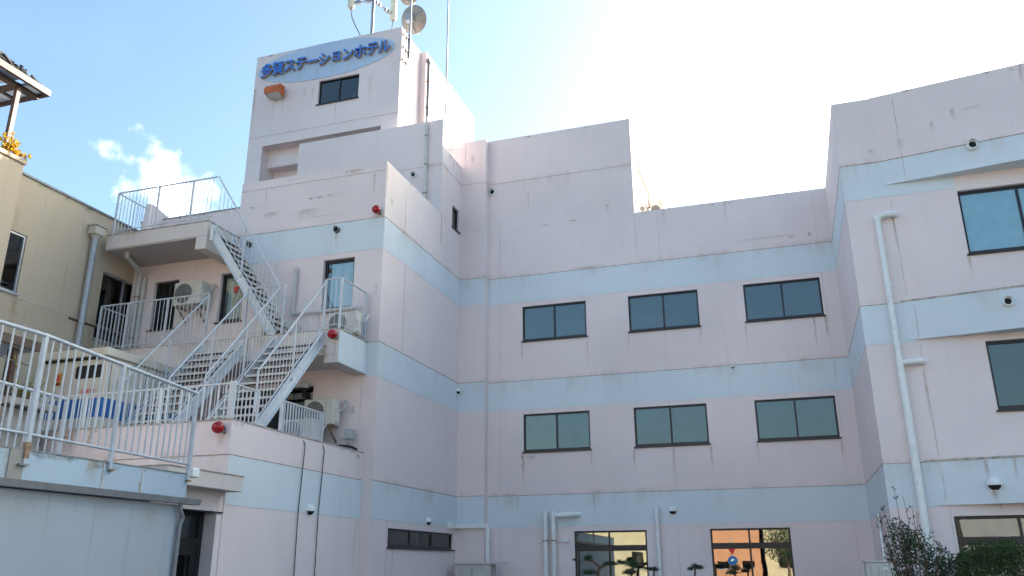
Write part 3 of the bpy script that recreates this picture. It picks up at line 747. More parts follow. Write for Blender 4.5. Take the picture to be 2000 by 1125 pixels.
pipe('vent_pipe', 'white riser pipe bending right into a stub on the blue band', [[(-5.97, 21.84, 0), (-5.97, 21.84, 2.98)], [(-5.97, 21.84, 2.86), (-5.55, 21.84, 2.88), (-5.36, 21.86, 2.88), (-5.3, 22.02, 2.88)]], .062, M_PVC, [((-5.97, 21.84, 2.9), Z, .15), ((-5.97, 21.84, 2.52), Z, .06), ((-5.6, 21.84, 2.875), (1, 0, 0), .2)], [(-5.97, 21.84, 2.24)])
MBq = MB().box(-6.4, -5.6, 21.92, 21.94, 2.22, 2.245); MBq.box(-5.7, -5.62, 21.9, 22.0, 2.2, 2.28)
tag(MBq.build('pipe_bracket', M_PVC), 'thin horizontal bracket rail holding the two riser pipes', 'bracket')
pipe('vent_pipe', 'single white riser pipe with rounded cap between the ground floor windows', [[(-3.27, 21.88, 0), (-3.27, 21.88, 2.93), (-3.27, 21.88, 3.02)]], .052, M_PVC, [((-3.27, 21.88, 2.93), Z, .2)], [])
pipe('drain_pipe', 'long white drain pipe with side branches on the right wing', [[(2.29, 17.36, 0), (2.29, 17.36, 8.42), (2.6, 17.36, 8.43), (2.66, 17.52, 8.43)], [(2.29, 17.36, 5.32), (2.68, 17.36, 5.33), (2.75, 17.52, 5.33)]], .055, M_PVC,
     [((2.29, 17.36, 5.3), Z, .34), ((2.29, 17.36, 8.36), Z, .12), ((2.55, 17.36, 8.43), (1, 0, 0), .22), ((2.45, 17.36, 5.325), (1, 0, 0), .07), ((2.62, 17.36, 5.33), (1, 0, 0), .16), ((2.29, 17.36, 3.13), Z, .06), ((2.29, 17.36, 6.9), Z, .05)], [])
MB().tube([(2.29, 17.355, 0), (2.29, 17.355, 5.12)], .072, 14).build('pipe', M_PVC, bpy.data.objects['drain_pipe'], True)
pipe('drain_pipe', 'beige drain pipe under the uppermost balcony running down beside the leftmost curtained window', [[(-15.35, 15.75, 9.20), (-15.35, 15.75, 9.1), (-15.55, 16.5, 8.95), (-15.66, 16.6, 8.7), (-15.66, 16.6, 6.55)], [(-15.56, 16.68, 8.85), (-15.56, 16.68, 6.55)]], .062, M_PVCG, [((-15.66, 16.6, 8.62), Z, .2), ((-15.66, 16.6, 7.5), Z, .12)], [(-15.66, 16.6, 8.3), (-15.66, 16.6, 7.2)])
pipe('conduit', 'grey conduit clipped to the upper block above the red lamp', [[(-9.17, 20.14, 11.3), (-9.17, 20.14, 14.4)]], .042, M_ACW, [], [(-9.17, 20.14, 13.75), (-9.17, 20.14, 12.8), (-9.17, 20.14, 11.88)], clip_mat=M_DPIPE)
pipe('conduit', 'dark grey downpipe on the sunlit tower side', [[(-10.08, 22.14, 14.0), (-10.08, 22.14, 17.75), (-10.2, 22.3, 18.0)]], .055, M_DPIPE, [((-10.08, 22.14, 17.72), Z, .12)], [(-10.08, 22.14, 17.0), (-10.08, 22.14, 16.0)], wall_dir=(-1, 0, 0))
pipe('conduit', 'white pipe with capped riser running under the curtained window beside the stair', [[(-10.97, 16.66, 8.58), (-10.97, 16.66, 7.40), (-9.15, 16.66, 7.40), (-9.15, 16.66, 7.34)]], .042, M_PVCG, [((-10.97, 16.66, 8.5), Z, .16), ((-10.97, 16.66, 7.42), Z, .09)], [])
D = thing('cable_duct', 'white angled cable duct in the inner corner near the ground', 'duct', (-8, 21.7, 0))
MB().box(XL+.004, XL+.09, 21.2, YP-.001, 2.58, 2.70).build('duct_run', M_PVC, D, bevel=.01); MB().box(XL+.09, -7.74, YP-.09, YP-.012, 2.575, 2.67).build('duct_run', M_PVC, D, bevel=.01)
MB().box(-7.80, -7.70, YP-.085, YP-.007, .4, 2.574).build('duct_run', M_PVC, D, bevel=.01); MB().box(XL+.003, XL+.11, 21.14, 21.22, 2.56, 2.73).build('duct_end', M_PVC, D)
for nm, y, lab in (('c', 14.25, 'left of two thin black cables hanging down the terrace side wall'), ('d', 14.98, 'right of two thin black cables hanging down the terrace side wall, nearer the junction box')):
    tag(MB().tube(arc([(-9.3, y-.15, 4.05), (-8.98, y-.02, 4.06), (-8.885, y+.05, 3.9), (-8.885, y-.03, 2.6), (-8.885, y, .4)], .1), .009, 8).build('hanging_cable', M_BLACK, None, True), lab, 'cable', 'black cables on the terrace wall')

# ================================================================ vents and lamps
def vent(T, u, z, r, style, label):
    o = T(u, 0, z); out_ = Vector(T(u, -1, z))-Vector(T(u, 0, z))
    root = thing('vent_hood', label, 'vent', o, 'wall vents')
    lat = Vector(T(u+1, 0, z))-Vector(T(u, 0, z)); upv = Vector((0, 0, 1)); o = Vector(o)
    if style == 'dome':
        def shell(th0, th1, rr, nn=18, mm_=8):
            mb = MB()
            def pt(i, j):
                ph = math.pi*i/nn; th = th0+(th1-th0)*j/mm_
                cc = math.cos(th)
                return o + lat*(rr*cc*math.cos(ph)) + out_*(rr*.95*cc*math.sin(ph)+.012) + upv*(rr*math.sin(th))
            for i in range(nn):
                for j in range(mm_): mb.quad(*[tuple(pt(*q)) for q in ((i, j), (i+1, j), (i+1, j+1), (i, j+1))])
            return mb
        shell(-.18, math.pi/2, r).build('hood', M_PVC, root, True)
        shell(-1.2, -.18, r*.90).build('louvre', M_DARK, root, True)
        MB().lathe(o, out_, [(r*1.04, -.01), (r*1.04, .012), (0, .013)], 20).build('flange', M_PVC, root, True)
    else:
        mb = MB(); nn = 20
        mb.lathe(o, out_, [(r*1.1, -.01), (r*1.1, .01), (r, .012), (r, .07), (r*.76, .072), (r*.76, .02)], nn); mb.build('hood', M_PVC if style == 'ring' else M_DPIPE, root, True)
        MB().lathe(o, out_, [(r*.76, .025), (0, .026)], nn).build('louvre', M_DARK, root)
        mb = MB()                                     # little eyebrow over the mouth
        for i in range(9):
            a0, a1 = math.pi*i/9, math.pi*(i+1)/9
            f_ = lambda a, d: tuple(o+lat*(r*1.02*math.cos(a))+upv*(r*1.02*math.sin(a))+out_*d)
            mb.quad(f_(a0, .05), f_(a1, .05), f_(a1, .05+.08*math.sin(a1)), f_(a0, .05+.08*math.sin(a0)))
        mb.build('eyebrow', M_PVC, root)
    return root
vent(TM, -7.74, 12.5, .10, 'ring', 'round open vent at the top of the inner pilaster')
vent(TM, -1.09, 6.51, .045, 'dome', 'tiny white vent cap on the middle blue band')
vent(TM, -2.87, 2.93, .105, 'dome', 'white dome vent above the gap between the ground floor windows')
vent(TS, 21.66, 6.32, .085, 'dome', 'small white dome vent on the return wall in the inner corner')
vent(TS, 19.83, 2.68, .10, 'dome', 'white dome vent just above the low ribbon window')
vent(TXs, 14.66, 2.66, .105, 'dome', 'white dome vent between the two hanging black cables')
vent(TB, -9.57, 12.54, .085, 'ring', 'round open vent on the upper block left of the clipped conduit')
vent(TL, -9.95, 9.49, .075, 'dark', 'dark round vent on the blue band above the right curtained window')
vent(TL, -12.44, 9.42, .07, 'dark', 'dark round vent on the blue band beside the upper stair')
TSp = lambda zx: TY(YR-.012-(zx-2.5)*SL)
vent(TSp(4.29), 4.22, 9.62, .095, 'ring', 'round open vent on the top blue band of the right wing')
vent(TSp(4.3), 4.28, 6.30, .085, 'ring', 'round open vent on the middle blue band of the right wing')
vent(TSp(3.55), 3.52, 2.97, .125, 'dome', 'large white dome vent on the lowest blue band of the right wing')
def red_lamp(c, label, wall_y):
    c = Vector(c); root = thing('alarm_lamp', label, 'lamp', (c.x, wall_y, c.z), 'red alarm lamps')
    prof = [(.105*math.sin(math.pi*i/16), -.105*math.cos(math.pi*i/16)) for i in range(17)]
    prof[0] = (.001, prof[0][1]); prof[-1] = (.001, prof[-1][1])
    MB().lathe(c, (0, -1, 0), prof, 24).build('dome', M_REDL, root, True)
    MB().tube([(c.x, c.y+.07, c.z), (c.x, wall_y+.005, c.z)], .062, 16).build('base', M_DPIPE, root, True)
    MB().tube([(c.x+.05, c.y+.05, c.z-.06), (c.x+.06, wall_y, c.z-.075)], .02, 8).build('cable_gland', M_DPIPE, root, True)
red_lamp((-8.83, 16.60, 9.83), 'red round alarm lamp at the wall corner above the top blue band', YL)
red_lamp((-9.06, 15.33, 6.39), 'red round alarm lamp on the middle balcony end', 15.45)
red_lamp((-9.09, 11.87, 3.86), 'red round alarm lamp on the terrace corner below the railing post', 12.0)
L = thing('globe_lamp', 'dark wall lamp with a milky globe under the middle balcony', 'lamp', (-10.42, YL, 5.4), None)
prof = [(.1*math.sin(math.pi*i/12)+.0005, -.1*math.cos(math.pi*i/12)) for i in range(13)]
MB().lathe((-10.42, 16.55, 5.60), Z, prof, 18).build('globe', M_GLOBE, L, True)
l_ = MB(); l_.tube([(-10.42, 16.55, 5.43), (-10.42, 16.55, 5.53)], [.05, .085], 14); l_.box(-10.47, -10.37, 16.56, YL-.002, 5.33, 5.45); l_.build('bracket', M_DARK, L)

# ================================================================ air conditioners and boxes
def ac_unit(x, y, z, wd, dp, ht, label, bracket=True, group='air conditioner condensers'):
    """front looks towards -Y; fan on the left two thirds"""
    root = thing('air_conditioner', label, 'air conditioner', (x+wd/2, y+dp/2, z), group)
    MB().box(x, x+wd, y, y+dp, z, z+ht).build('body', M_ACW, root, bevel=.018)
    fx, fz, fr = x+wd*.36, z+ht*.5, min(ht*.42, wd*.31)
    MB().lathe((fx, y, fz), (0, -1, 0), [(fr, -.002), (fr, .004), (.0, .006)], 28).build('fan_opening', M_ACD, root)
    g_ = MB()
    for k in range(1, 5): g_.lathe((fx, y-.012, fz), (0, -1, 0), [(fr*k/4+.003, 0), (fr*k/4+.003, .006), (fr*k/4-.003, .006), (fr*k/4-.003, 0)], 28)
    for k in range(-3, 4):
        zz = fz+k*fr*.27; hw = math.sqrt(max(0, fr*fr-(zz-fz)**2))
        g_.box(fx-hw, fx+hw, y-.016, y-.010, zz-.004, zz+.004)
    g_.build('fan_guard', M_GRL, root)
    MB().lathe((fx, y-.018, fz), (0, -1, 0), [(fr*.2, 0), (fr*.18, .01), (.001, .012)], 18).build('fan_hub', M_ACD, root)
    MB().box(x+wd*.72, x+wd*.725, y-.003, y, z+.02, z+ht-.02).build('panel_seam', M_ACD, root)
    MB().box(x+wd-.001, x+wd+.03, y+dp*.15, y+dp*.75, z+ht*.08, z+ht*.62).build('valve_cover', M_ACW, root, bevel=.01)
    if bracket:
        for xx in (x+wd*.15, x+wd*.82):
            q = MB(); q.box(xx-.02, xx+.02, y-.02, y+dp+.12, z-.05, z-.01); q.prism([(xx-.018, y+.04, z-.05), (xx-.018, y+.09, z-.05), (xx-.018, y+dp+.12, z-.32), (xx-.018, y+dp+.12, z-.37)], (.036, 0, 0))
            q.build('wall_bracket', M_RUST, root)
    else:
        for xx in (x+wd*.12, x+wd*.8): MB().box(xx, xx+.06, y-.02, y+dp+.02, z-.06, z-.001).build('foot', M_PVCG, root)
    MB().tube(arc([(x+wd+.02, y+dp*.6, z+ht*.5), (x+wd+.12, y+dp*.7, z+ht*.6), (x+wd+.1, y+dp+.1, z+ht*.95), (x+wd+.02, y+dp+.14, z+ht*1.02)], .1), .022, 8).build('hose', M_PVCG, root, True)
    return root
ac_unit(-14.22, 16.28, 7.83, .82, .30, .60, 'wall mounted condenser on brackets over the leftmost curtained window')
ac_unit(-10.22, 16.28, 4.62, .76, .30, .58, 'wall mounted condenser beside the right lower stair and globe lamp')
ac_unit(-9.62, 16.05, 6.60, .72, .28, .52, 'condenser standing behind the railing at the middle balcony end', False)
ac_unit(-11.55, 16.30, 6.60, .72, .28, .52, 'condenser half hidden behind the foot of the upper stair', False)
ac_unit(-10.55, 15.9, 4.10, .82, .32, .60, 'condenser standing on the terrace behind the right lower stair', False)
ac_unit(-12.3, 15.95, 4.10, .82, .32, .60, 'condenser standing on the terrace behind the left lower stair', False)
ac_unit(-3.56, 24.0, 11.85, .22, .6, .70, 'narrow condenser on the sunlit roof against the tall block', False, 'rooftop condensers')
ac_unit(-3.23, 24.05, 11.85, .42, .5, .60, 'wider condenser behind the roof edge right of the narrow one', False, 'rooftop condensers')
rs = thing('roof_stand', 'steel stand carrying the rooftop condensers', 'stand', (-3.2, 24.9, 10.8)); 
MB().box(-3.6, -2.7, 24.2, 26.3, 11.72, 11.78).build('deck', M_STEEL, rs)
for xx in (-3.55, -2.75):
    for yy in (24.25, 26.25): MB().box(xx-.03, xx+.03, yy-.03, yy+.03, 10.8, 11.72).build('leg', M_STEEL, rs)
pipe('refrigerant_line', 'peach coloured wrapped pipe slanting from the tall block to the roof condenser', [[(-3.40, 22.9, 13.2), (-3.36, 23.2, 13.0), (-3.28, 24.1, 12.75), (-3.3, 24.3, 12.3)]], .035, plain('peach lagging', (.55, .46, .38), .7))
J = thing('junction_box', 'small grey junction box on two conduits at the terrace wall end', 'box', (-9.19, 16.6, 4.0))
MB().box(-9.29, -9.09, 16.45, 16.62, 4.30, 4.52).build('box', M_BPIPE, J, bevel=.008)
for xx in (-9.22, -9.15): MB().tube([(xx, 16.55, 4.0), (xx, 16.55, 4.31)], .018, 10).build('conduit', M_STEEL, J, True)
tag(MB().box(-9.26, -9.20, 16.72, YL-.002, 4.93, 5.07).build('switch_cover', M_PVCG, None, bevel=.005), 'small beige switch cover on the wall right of the condenser', 'switch')
tag(MB().tube(arc([(-9.75, 16.35, 4.06), (-9.3, 16.2, 4.12), (-8.98, 16.3, 4.10), (-8.96, 16.5, 4.06)], .1), .03, 8).build('coiled_hose', M_BLACK, None, True), 'black hose lying on the terrace edge below the junction box', 'hose')
C_ = thing('outdoor_cabinet', 'pale grey metal cabinet in the inner corner below the white duct', 'cabinet', (-7.8, 21.3, 0))
MB().box(-8.40, -7.42, 21.02, 21.45, .1, 1.66).build('body', M_PVCG, C_, bevel=.01); MB().box(-8.42, -7.12, 20.98, 21.5, 1.661, 1.70).build('lid', M_PVCG, C_); MB().box(-7.93, -7.92, 21.015, 21.02, .2, 1.6).build('door_seam', M_DPIPE, C_)
C_ = thing('outdoor_cabinet', 'ivory condenser cabinet behind the tall leafy shrub', 'cabinet', (1.35, 17.2, 0))
MB().box(1.15, 1.62, 16.75, 17.3, .1, 1.64).build('body', M_ACW, C_, bevel=.012); MB().box(1.135, 1.64, 16.73, 17.32, 1.641, 1.665).build('lid', M_ACW, C_)
for k in range(3): MB().box(1.22+k*.12, 1.225+k*.12, 16.745, 16.75, .2, 1.58).build('door_seam', M_DPIPE, C_)
MB().box(1.42, 1.5, 16.743, 16.75, 1.52, 1.56).build('handle', M_PVC, C_); MB().box(1.5, 1.54, 16.743, 16.75, 1.30, 1.38).build('label_plate', M_GENB, C_)
MB().tube([(1.52, 17.35, 1.0), (1.52, 17.35, 2.3), (1.52, 17.42, 2.5)], .014, 8).build('conduit', M_PVC, C_, True)

# striped cabinet on the terrace
C_ = thing('equipment_cabinet', 'cream equipment cabinet with blue stripe and dark window on the terrace', 'cabinet', (-13.5, 13.8, 4.0))
MB().box(-14.25, -12.66, 12.9, 15.2, 4.0, 5.63).build('body', M_GENW, C_, bevel=.015)
MB().box(-14.36, -12.60, 12.80, 15.25, 5.631, 5.80).build('roof', M_GENW, C_, bevel=.02)
MB().box(-14.22, -12.70, 12.86, 12.905, 5.585, 5.631).build('roof_shadow_strip', M_DARK, C_)  # dark strip painting in the shadow below the roof overhang
s_ = MB()
s_.box(-14.24, -12.66, 12.893, 12.9, 4.42, 4.80); s_.box(-12.66, -12.653, 12.893, 15.19, 4.42, 4.80); s_.build('blue_stripe', M_GENB, C_)
for x in (-12.95, -13.35, -13.75): MB().box(x, x+.03, 12.888, 12.893, 4.42, 4.80).build('stripe_gap', M_GENW, C_)
for y in (13.3, 13.55, 13.75, 14.2, 14.4): MB().box(-12.653, -12.649, y, y+.035, 4.42, 4.80).build('stripe_gap', M_GENW, C_)
pts = []
for cx, cz, a0 in ((-12.80, 5.42, 0), (-13.36, 5.42, 90), (-13.36, 5.26, 180), (-12.80, 5.26, 270)):
    for k in range(5): a = R(a0+k*22.5); pts.append((cx+.05*math.cos(a), 12.898, cz+.05*math.sin(a)))
MB().prism(pts[::-1], (0, -.012, 0)).build('window', M_DARK, C_)
MB().box(-13.93, -13.75, 12.892, 12.899, 5.10, 5.36).build('warning_sticker', plain('sticker orange', (.50, .28, .07), .5), C_)
MB().prism([(-13.84, 12.891, 5.32), (-13.90, 12.891, 5.25), (-13.84, 12.891, 5.18), (-13.78, 12.891, 5.25)], (0, -.003, 0)).build('sticker_diamond', M_REDT, C_)
MB().box(-13.91, -13.77, 12.888, 12.891, 5.115, 5.165).build('sticker_text', M_MAROON, C_)
for i, ch in enumerate('UXO'):
    me = text_mesh(ch, .13, .002, .002, (M_REDT, M_REDT)); o = bpy.data.objects.new('letter', me); COL.objects.link(o); o.parent = C_
    o.rotation_euler = (R(90), 0, 0); o.location = Vector((-13.20+i*.105, 12.893, 4.90))-WORG[C_.name]
MB().box(-12.655, -12.650, 13.0, 13.03, 4.05, 5.58).build('corner_trim', M_RUST, C_); MB().box(-12.655, -12.650, 14.0, 14.01, 4.82, 5.58).build('door_seam', M_DPIPE, C_)

# ================================================================ antennas on the tower
A_ = thing('antenna_mast', 'steel mast with cream sector panel antennas on the tower roof', 'antenna', (-12.3, 22.1, 18.1))
MB().tube([(-12.28, 22.1, 18.1), (-12.28, 22.1, 22.6)], .06, 12).build('mast', M_STEEL, A_, True)
MB().tube([(-12.22, 22.02, 18.1), (-12.22, 22.02, 22.6)], .02, 8).build('feed_line', M_DPIPE, A_, True)
for cx, cy, zb in ((-13.0, 21.8, 20.36), (-11.88, 22.9, 20.36)):
    pa = MB().lathe((cx, cy, zb), Z, [(.001, 0), (.11, 0), (.12, .02), (.12, 2.2), (.11, 2.22), (.001, 2.22)], 16).build('panel_antenna', M_ANTW, A_, True)
    MB().lathe((cx, cy, zb-.03), Z, [(.001, 0), (.085, 0), (.085, .035)], 14).build('end_cap', M_STEEL, pa)
    m_ = Vector((-12.28, 22.1, 20.75)); c = Vector((cx, cy, 20.55)); 
    ar = MB().tube([m_, c], .028, 8); dr = (c-m_)
    for t in (.18, .3, .62, .75): q = m_+dr*t; ar.box(q.x-.05, q.x+.05, q.y-.05, q.y+.05, q.z-.07, q.z+.07)
    ar.build('clamp_arm', M_STEEL, A_)
    MB().tube(arc([(cx, cy, zb), (cx+(m_.x-cx)*.1, cy, zb-.45), (cx+(m_.x-cx)*.55, cy+(22.1-cy)*.5, zb-1.2), (-12.28+(cx+12.28)*.25, 22.1, 19.1), (-12.28+(cx+12.28)*.22, 22.1, 18.1)], .5, 6), .02, 8).build('cable', M_DPIPE, A_, True)
MB().box(-12.34, -12.22, 22.04, 22.16, 20.9, 21.02).build('clamp', M_STEEL, A_)
def dish(c, aim, r, label):
    c = Vector(c); aim = Vector(aim).normalized()
    root = thing('satellite_dish', label, 'antenna', (c.x, c.y, c.z-r), 'dishes on the tower')
    prof = [(max(.001, r*i/10), .42*r*(i/10)**2) for i in range(11)]
    MB().lathe(c, aim, prof, 36).build('reflector', M_DISH, root, True)
    MB().lathe(c, aim, [(r*.995, .42*r-.012), (r*1.02, .42*r), (r*.995, .42*r+.012)], 36).build('rim', M_STEEL, root, True)
    back = -aim; a = aim.orthogonal().normalized(); b_ = aim.cross(a)
    MB().tube([c+(a*math.cos(k*math.pi/10)+b_*math.sin(k*math.pi/10))*r*.40+aim*(.42*r*.16-.02) for k in range(21)], .016, 8).build('back_ring', M_STEEL, root, True)
    for k in range(6):
        q = (a*math.cos(k*math.pi/3+.3)+b_*math.sin(k*math.pi/3+.3))
        MB().tube([c+q*r*(.35+.06*i)+aim*(.42*r*(.35+.06*i)**2-.012) for i in range(11)], .011, 6).build('rib', M_STEEL, root, True)
    p = c+back*.1
    MB().box(p.x-.11, p.x+.11, p.y-.1, p.y+.1, p.z-.13, p.z+.13).build('mount', M_BPIPE, root, bevel=.01)
    dn = Vector((0, 0, -1)); dn = (dn-aim*dn.dot(aim)).normalized()
    e = c+dn*r*1.05+aim*.5*r
    ft = c+aim*r*.95+dn*r*.75
    MB().tube([c+dn*r*.6+back*.02, e, ft], .014, 6).build('feed_arm', M_STEEL, root, True)
    MB().tube([ft-aim*.0, ft-aim*.12], .035, 10).build('feed_horn', M_PVC, root, True)
    return root
dish((-10.42, 21.35, 19.0), (.10, .90, .40), .47, 'large mesh-backed dish antenna standing above the tower corner')
dish((-10.58, 21.25, 20.0), (.2, .9, .38), .38, 'second dish cut by the picture top above the larger dish')
A_ = thing('dish_frame', 'steel ladder frame with pole at the sunlit tower corner carrying the dishes', 'bracket', (-10.3, 20.86, 16.9))
for yy in (20.70, 21.0): MB().box(-10.33, -10.30, yy-.018, yy+.018, 16.9, 18.1).build('rail', M_STEEL, A_)
for zz in (17.0, 17.45, 17.95): MB().box(-10.34, -10.29, 20.66, 21.05, zz-.025, zz+.025).build('rung', M_DPIPE, A_)
MB().tube([(-10.27, 21.02, 17.2), (-10.27, 21.02, 21.0)], .03, 10).build('pole', M_STEEL, A_, True)
A_ = thing('whip_antenna', 'tall thin pole antenna on a ladder bracket at the sunlit tower side', 'antenna', (-10.0, 23.5, 16.5))
MB().tube([(-10.10, 23.74, 16.55), (-10.10, 23.74, 22.8)], [.036, .026], 10).build('pole', M_STEEL, A_, True)
MB().box(-10.13, -10.10, 23.08, 23.11, 16.5, 17.9).build('rail', M_STEEL, A_)
for zz in (16.6, 17.1, 17.65): MB().box(-10.13, -10.09, 23.06, 23.78, zz-.02, zz+.02).build('rung', M_STEEL, A_)

# ================================================================ white shed with roof railing
SH = thing('white_shed', 'white rendered flat roofed shed with grey gutter at the lower left', 'building', (-10, 7, 0))
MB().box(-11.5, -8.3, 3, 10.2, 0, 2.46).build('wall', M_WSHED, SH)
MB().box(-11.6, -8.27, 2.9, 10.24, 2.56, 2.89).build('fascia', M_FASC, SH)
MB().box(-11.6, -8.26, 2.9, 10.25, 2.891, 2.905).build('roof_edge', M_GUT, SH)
for y in (8.62, 9.32): MB().box(-8.268, -8.262, y, y+.012, 2.57, 2.88).build('joint', M_SEAM, SH)
gt = MB(); gt.prism([(-8.29, 2.8, 2.555), (-8.29, 2.8, 2.47), (-8.17, 2.8, 2.47), (-8.15, 2.8, 2.55), (-8.165, 2.8, 2.55), (-8.18, 2.8, 2.482), (-8.277, 2.8, 2.482), (-8.277, 2.8, 2.555)], (0, 7.66, 0)); gt.build('gutter', M_GUT, SH)
MB().tube(arc([(-8.22, 10.1, 2.47), (-8.22, 10.1, 2.38), (-8.24, 10.2, 2.28), (-8.25, 10.16, 2.2), (-8.26, 10.15, 0)], .06), .03, 10).build('downpipe', M_GUT, SH, True)
MB().box(-8.3, -8.215, 7.33, 7.46, 2.715, 2.735).build('bracket', M_GUT, SH); MB().box(-8.33, -8.255, 7.22, 7.42, 2.55, 2.889).build('pilaster_patch', M_CONC, SH)
HS = thing('hazard_strip', 'yellow and black edge strip at the shed corner by the door', 'strip', (-8.33, 10.24, 0))
hm = [mesh_of(MB().box(-.022, .022, -.012, .012, 0, .045), M_YEL), mesh_of(MB().box(-.0215, .0215, -.0115, .0115, 0, .02), M_BLACK)]
z = .9; k = 0
while z < 2.36: inst('stripe', hm[k % 2], HS, (-8.33, 10.235, z)); z += .045 if k % 2 == 0 else .02; k += 1
r_ = thing('roof_railing', 'nearest white railing along the shed roof edge, rust at one post', 'railing', (-8.3, 8.8, 2.9), 'white steel railings on the stair side')
M_NEARR = plain('shade tinted railing paint', (.38, .43, .50), .4, 0, var=.08, dirt=(.28, .20, .14), dirt_amt=.35)  # same white railing paint with darker, bluish shade put into its colour
def railing2(root, a, b_, h0, h1, lo0, lo1, sp=.12, posts=()):
    a, b_ = Vector(a), Vector(b_)
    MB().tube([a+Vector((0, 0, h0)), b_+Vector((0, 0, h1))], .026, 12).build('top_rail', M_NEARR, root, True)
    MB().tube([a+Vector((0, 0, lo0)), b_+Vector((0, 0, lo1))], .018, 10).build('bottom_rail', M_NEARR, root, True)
    n = round((b_-a).length/sp)
    for i in range(1, n):
        t = i/n; q = a.lerp(b_, t); zl, zh = lo0+(lo1-lo0)*t, h0+(h1-h0)*t
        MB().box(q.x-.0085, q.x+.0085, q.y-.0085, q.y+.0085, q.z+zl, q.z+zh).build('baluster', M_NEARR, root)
    for t, zb in posts:
        q = a.lerp(b_, t); zh = h0+(h1-h0)*t
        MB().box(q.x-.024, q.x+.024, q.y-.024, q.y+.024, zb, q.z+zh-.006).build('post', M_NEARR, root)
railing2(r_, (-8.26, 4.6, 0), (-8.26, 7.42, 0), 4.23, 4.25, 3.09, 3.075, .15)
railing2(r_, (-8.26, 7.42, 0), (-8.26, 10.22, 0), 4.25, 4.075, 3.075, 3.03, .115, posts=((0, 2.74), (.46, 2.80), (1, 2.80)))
MB().box(-8.291, -8.229, 7.389, 7.451, 2.80, 2.98).build('rusty_post_foot', M_RUST, r_)
for y in (8.72, 10.22): MB().box(-8.28, -8.215, y-.03, y+.045, 2.79, 2.81).build('foot_plate', M_RUST, r_)
r_ = thing('roof_railing', 'second white railing on the far side of the shed roof, ending in a post', 'railing', (-10.2, 8.5, 2.9), 'white steel railings on the stair side')
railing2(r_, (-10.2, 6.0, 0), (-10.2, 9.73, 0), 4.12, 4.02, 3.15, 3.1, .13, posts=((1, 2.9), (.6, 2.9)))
tag(MB().box(-8.36, -8.24, 10.3, 10.46, 2.86, 3.0).build('fixing_block', M_PVC, None, bevel=.02), 'small white block at the gutter end beside the canopy', 'block')

# ================================================================ beige neighbour
BG = thing('beige_building', 'beige rendered neighbouring house with dark roof trim at the left', 'building', (-17, 13, 0))
bw = MB()
TBg = TX(-16.0)
bh = [(12.9, 13.40, 7.43, 8.83), (15.72, 17.4, 7.0, 8.78)]
wall_cells(TBg, [(12.5, 14.9, 10.2), (14.9, 18.5, 10.2)], bh).build('wall', M_BEIGE, BG)
MB().box(-19, -16.5, 12.6, 30, 0, 10.0).build('core', M_BEIGE, BG)
MB().box(-16.49, -16.006, 12.6, 18.5, 9.3, 10.199).build('parapet', M_BEIGE, BG)
MB().box(-16.5, -15.96, 12.5, 18.5, 10.2, 10.25).build('roof_trim', M_GUT, BG)
MB().box(-19, -15.5, 2, 12.55, 0, 10.16).build('front_block', M_BEIGE, BG)
MB().box(-19, -15.45, 2, 12.58, 10.161, 10.25).build('coping', M_BEIGE, BG)
joint(BG, TBg, 12.6, 18, 7.36, .014, M_SEAM); MB().tbox(TBg, 14.9, 17.3, -.02, .01, 7.28, 7.33).build('ledge', M_BROWN, BG)
for y in (13.7, 14.85, 15.5): vjoint(BG, TBg, y, 4, 10.1, .01)
window(BG, TBg, 12.9, 13.40, 7.43, 8.83, n=1, rec=.03, fm=M_SILVER, fw=.05, glass=M_GLASS, back='room', bottom=.06)
window(BG, TBg, 15.72, 17.4, 7.0, 8.78, n=2, rec=.04, fm=M_SILVER, fw=.05, backs=M_ROOMD, bottom=.06, splits=[16.5])
dp = thing('downpipe', 'blue grey downpipe with square hopper on the beige wall', 'pipe', (-15.9, 15.2, 4))
MB().tube([(-15.88, 15.18, 4.0), (-15.88, 15.18, 9.5)], .075, 14).build('pipe', M_BPIPE, dp, True)
h_ = MB(); h_.prism([(-15.99, 15.02, 9.52), (-15.74, 15.02, 9.52), (-15.74, 15.34, 9.52), (-15.99, 15.34, 9.52)], (0, 0, .22)); h_.build('hopper', M_GENW, dp, bevel=.02)
MB().box(-16.0, -15.71, 14.99, 15.37, 9.741, 9.77).build('hopper_rim', M_GENW, dp); MB().lathe((-15.88, 15.18, 9.44), Z, [(.08, 0), (.12, .08)], 14).build('collar', M_GENW, dp)
for zz in (8.4, 6.2): MB().box(-16.0, -15.8, 15.17, 15.19, zz-.015, zz+.015).build('clip', M_RUST, dp)
# little fin wall on the roof edge by the uppermost balcony
tag(MB().prism([(-15.42, 16.15, 9.62), (-15.42, 17.3, 9.62), (-15.42, 17.3, 10.6), (-15.42, 16.32, 10.78), (-15.42, 16.2, 10.74)], (.12, 0, 0)).build('fin_wall', M_LEFT, None), 'low sloping fin wall behind the uppermost balcony railing', 'wall')
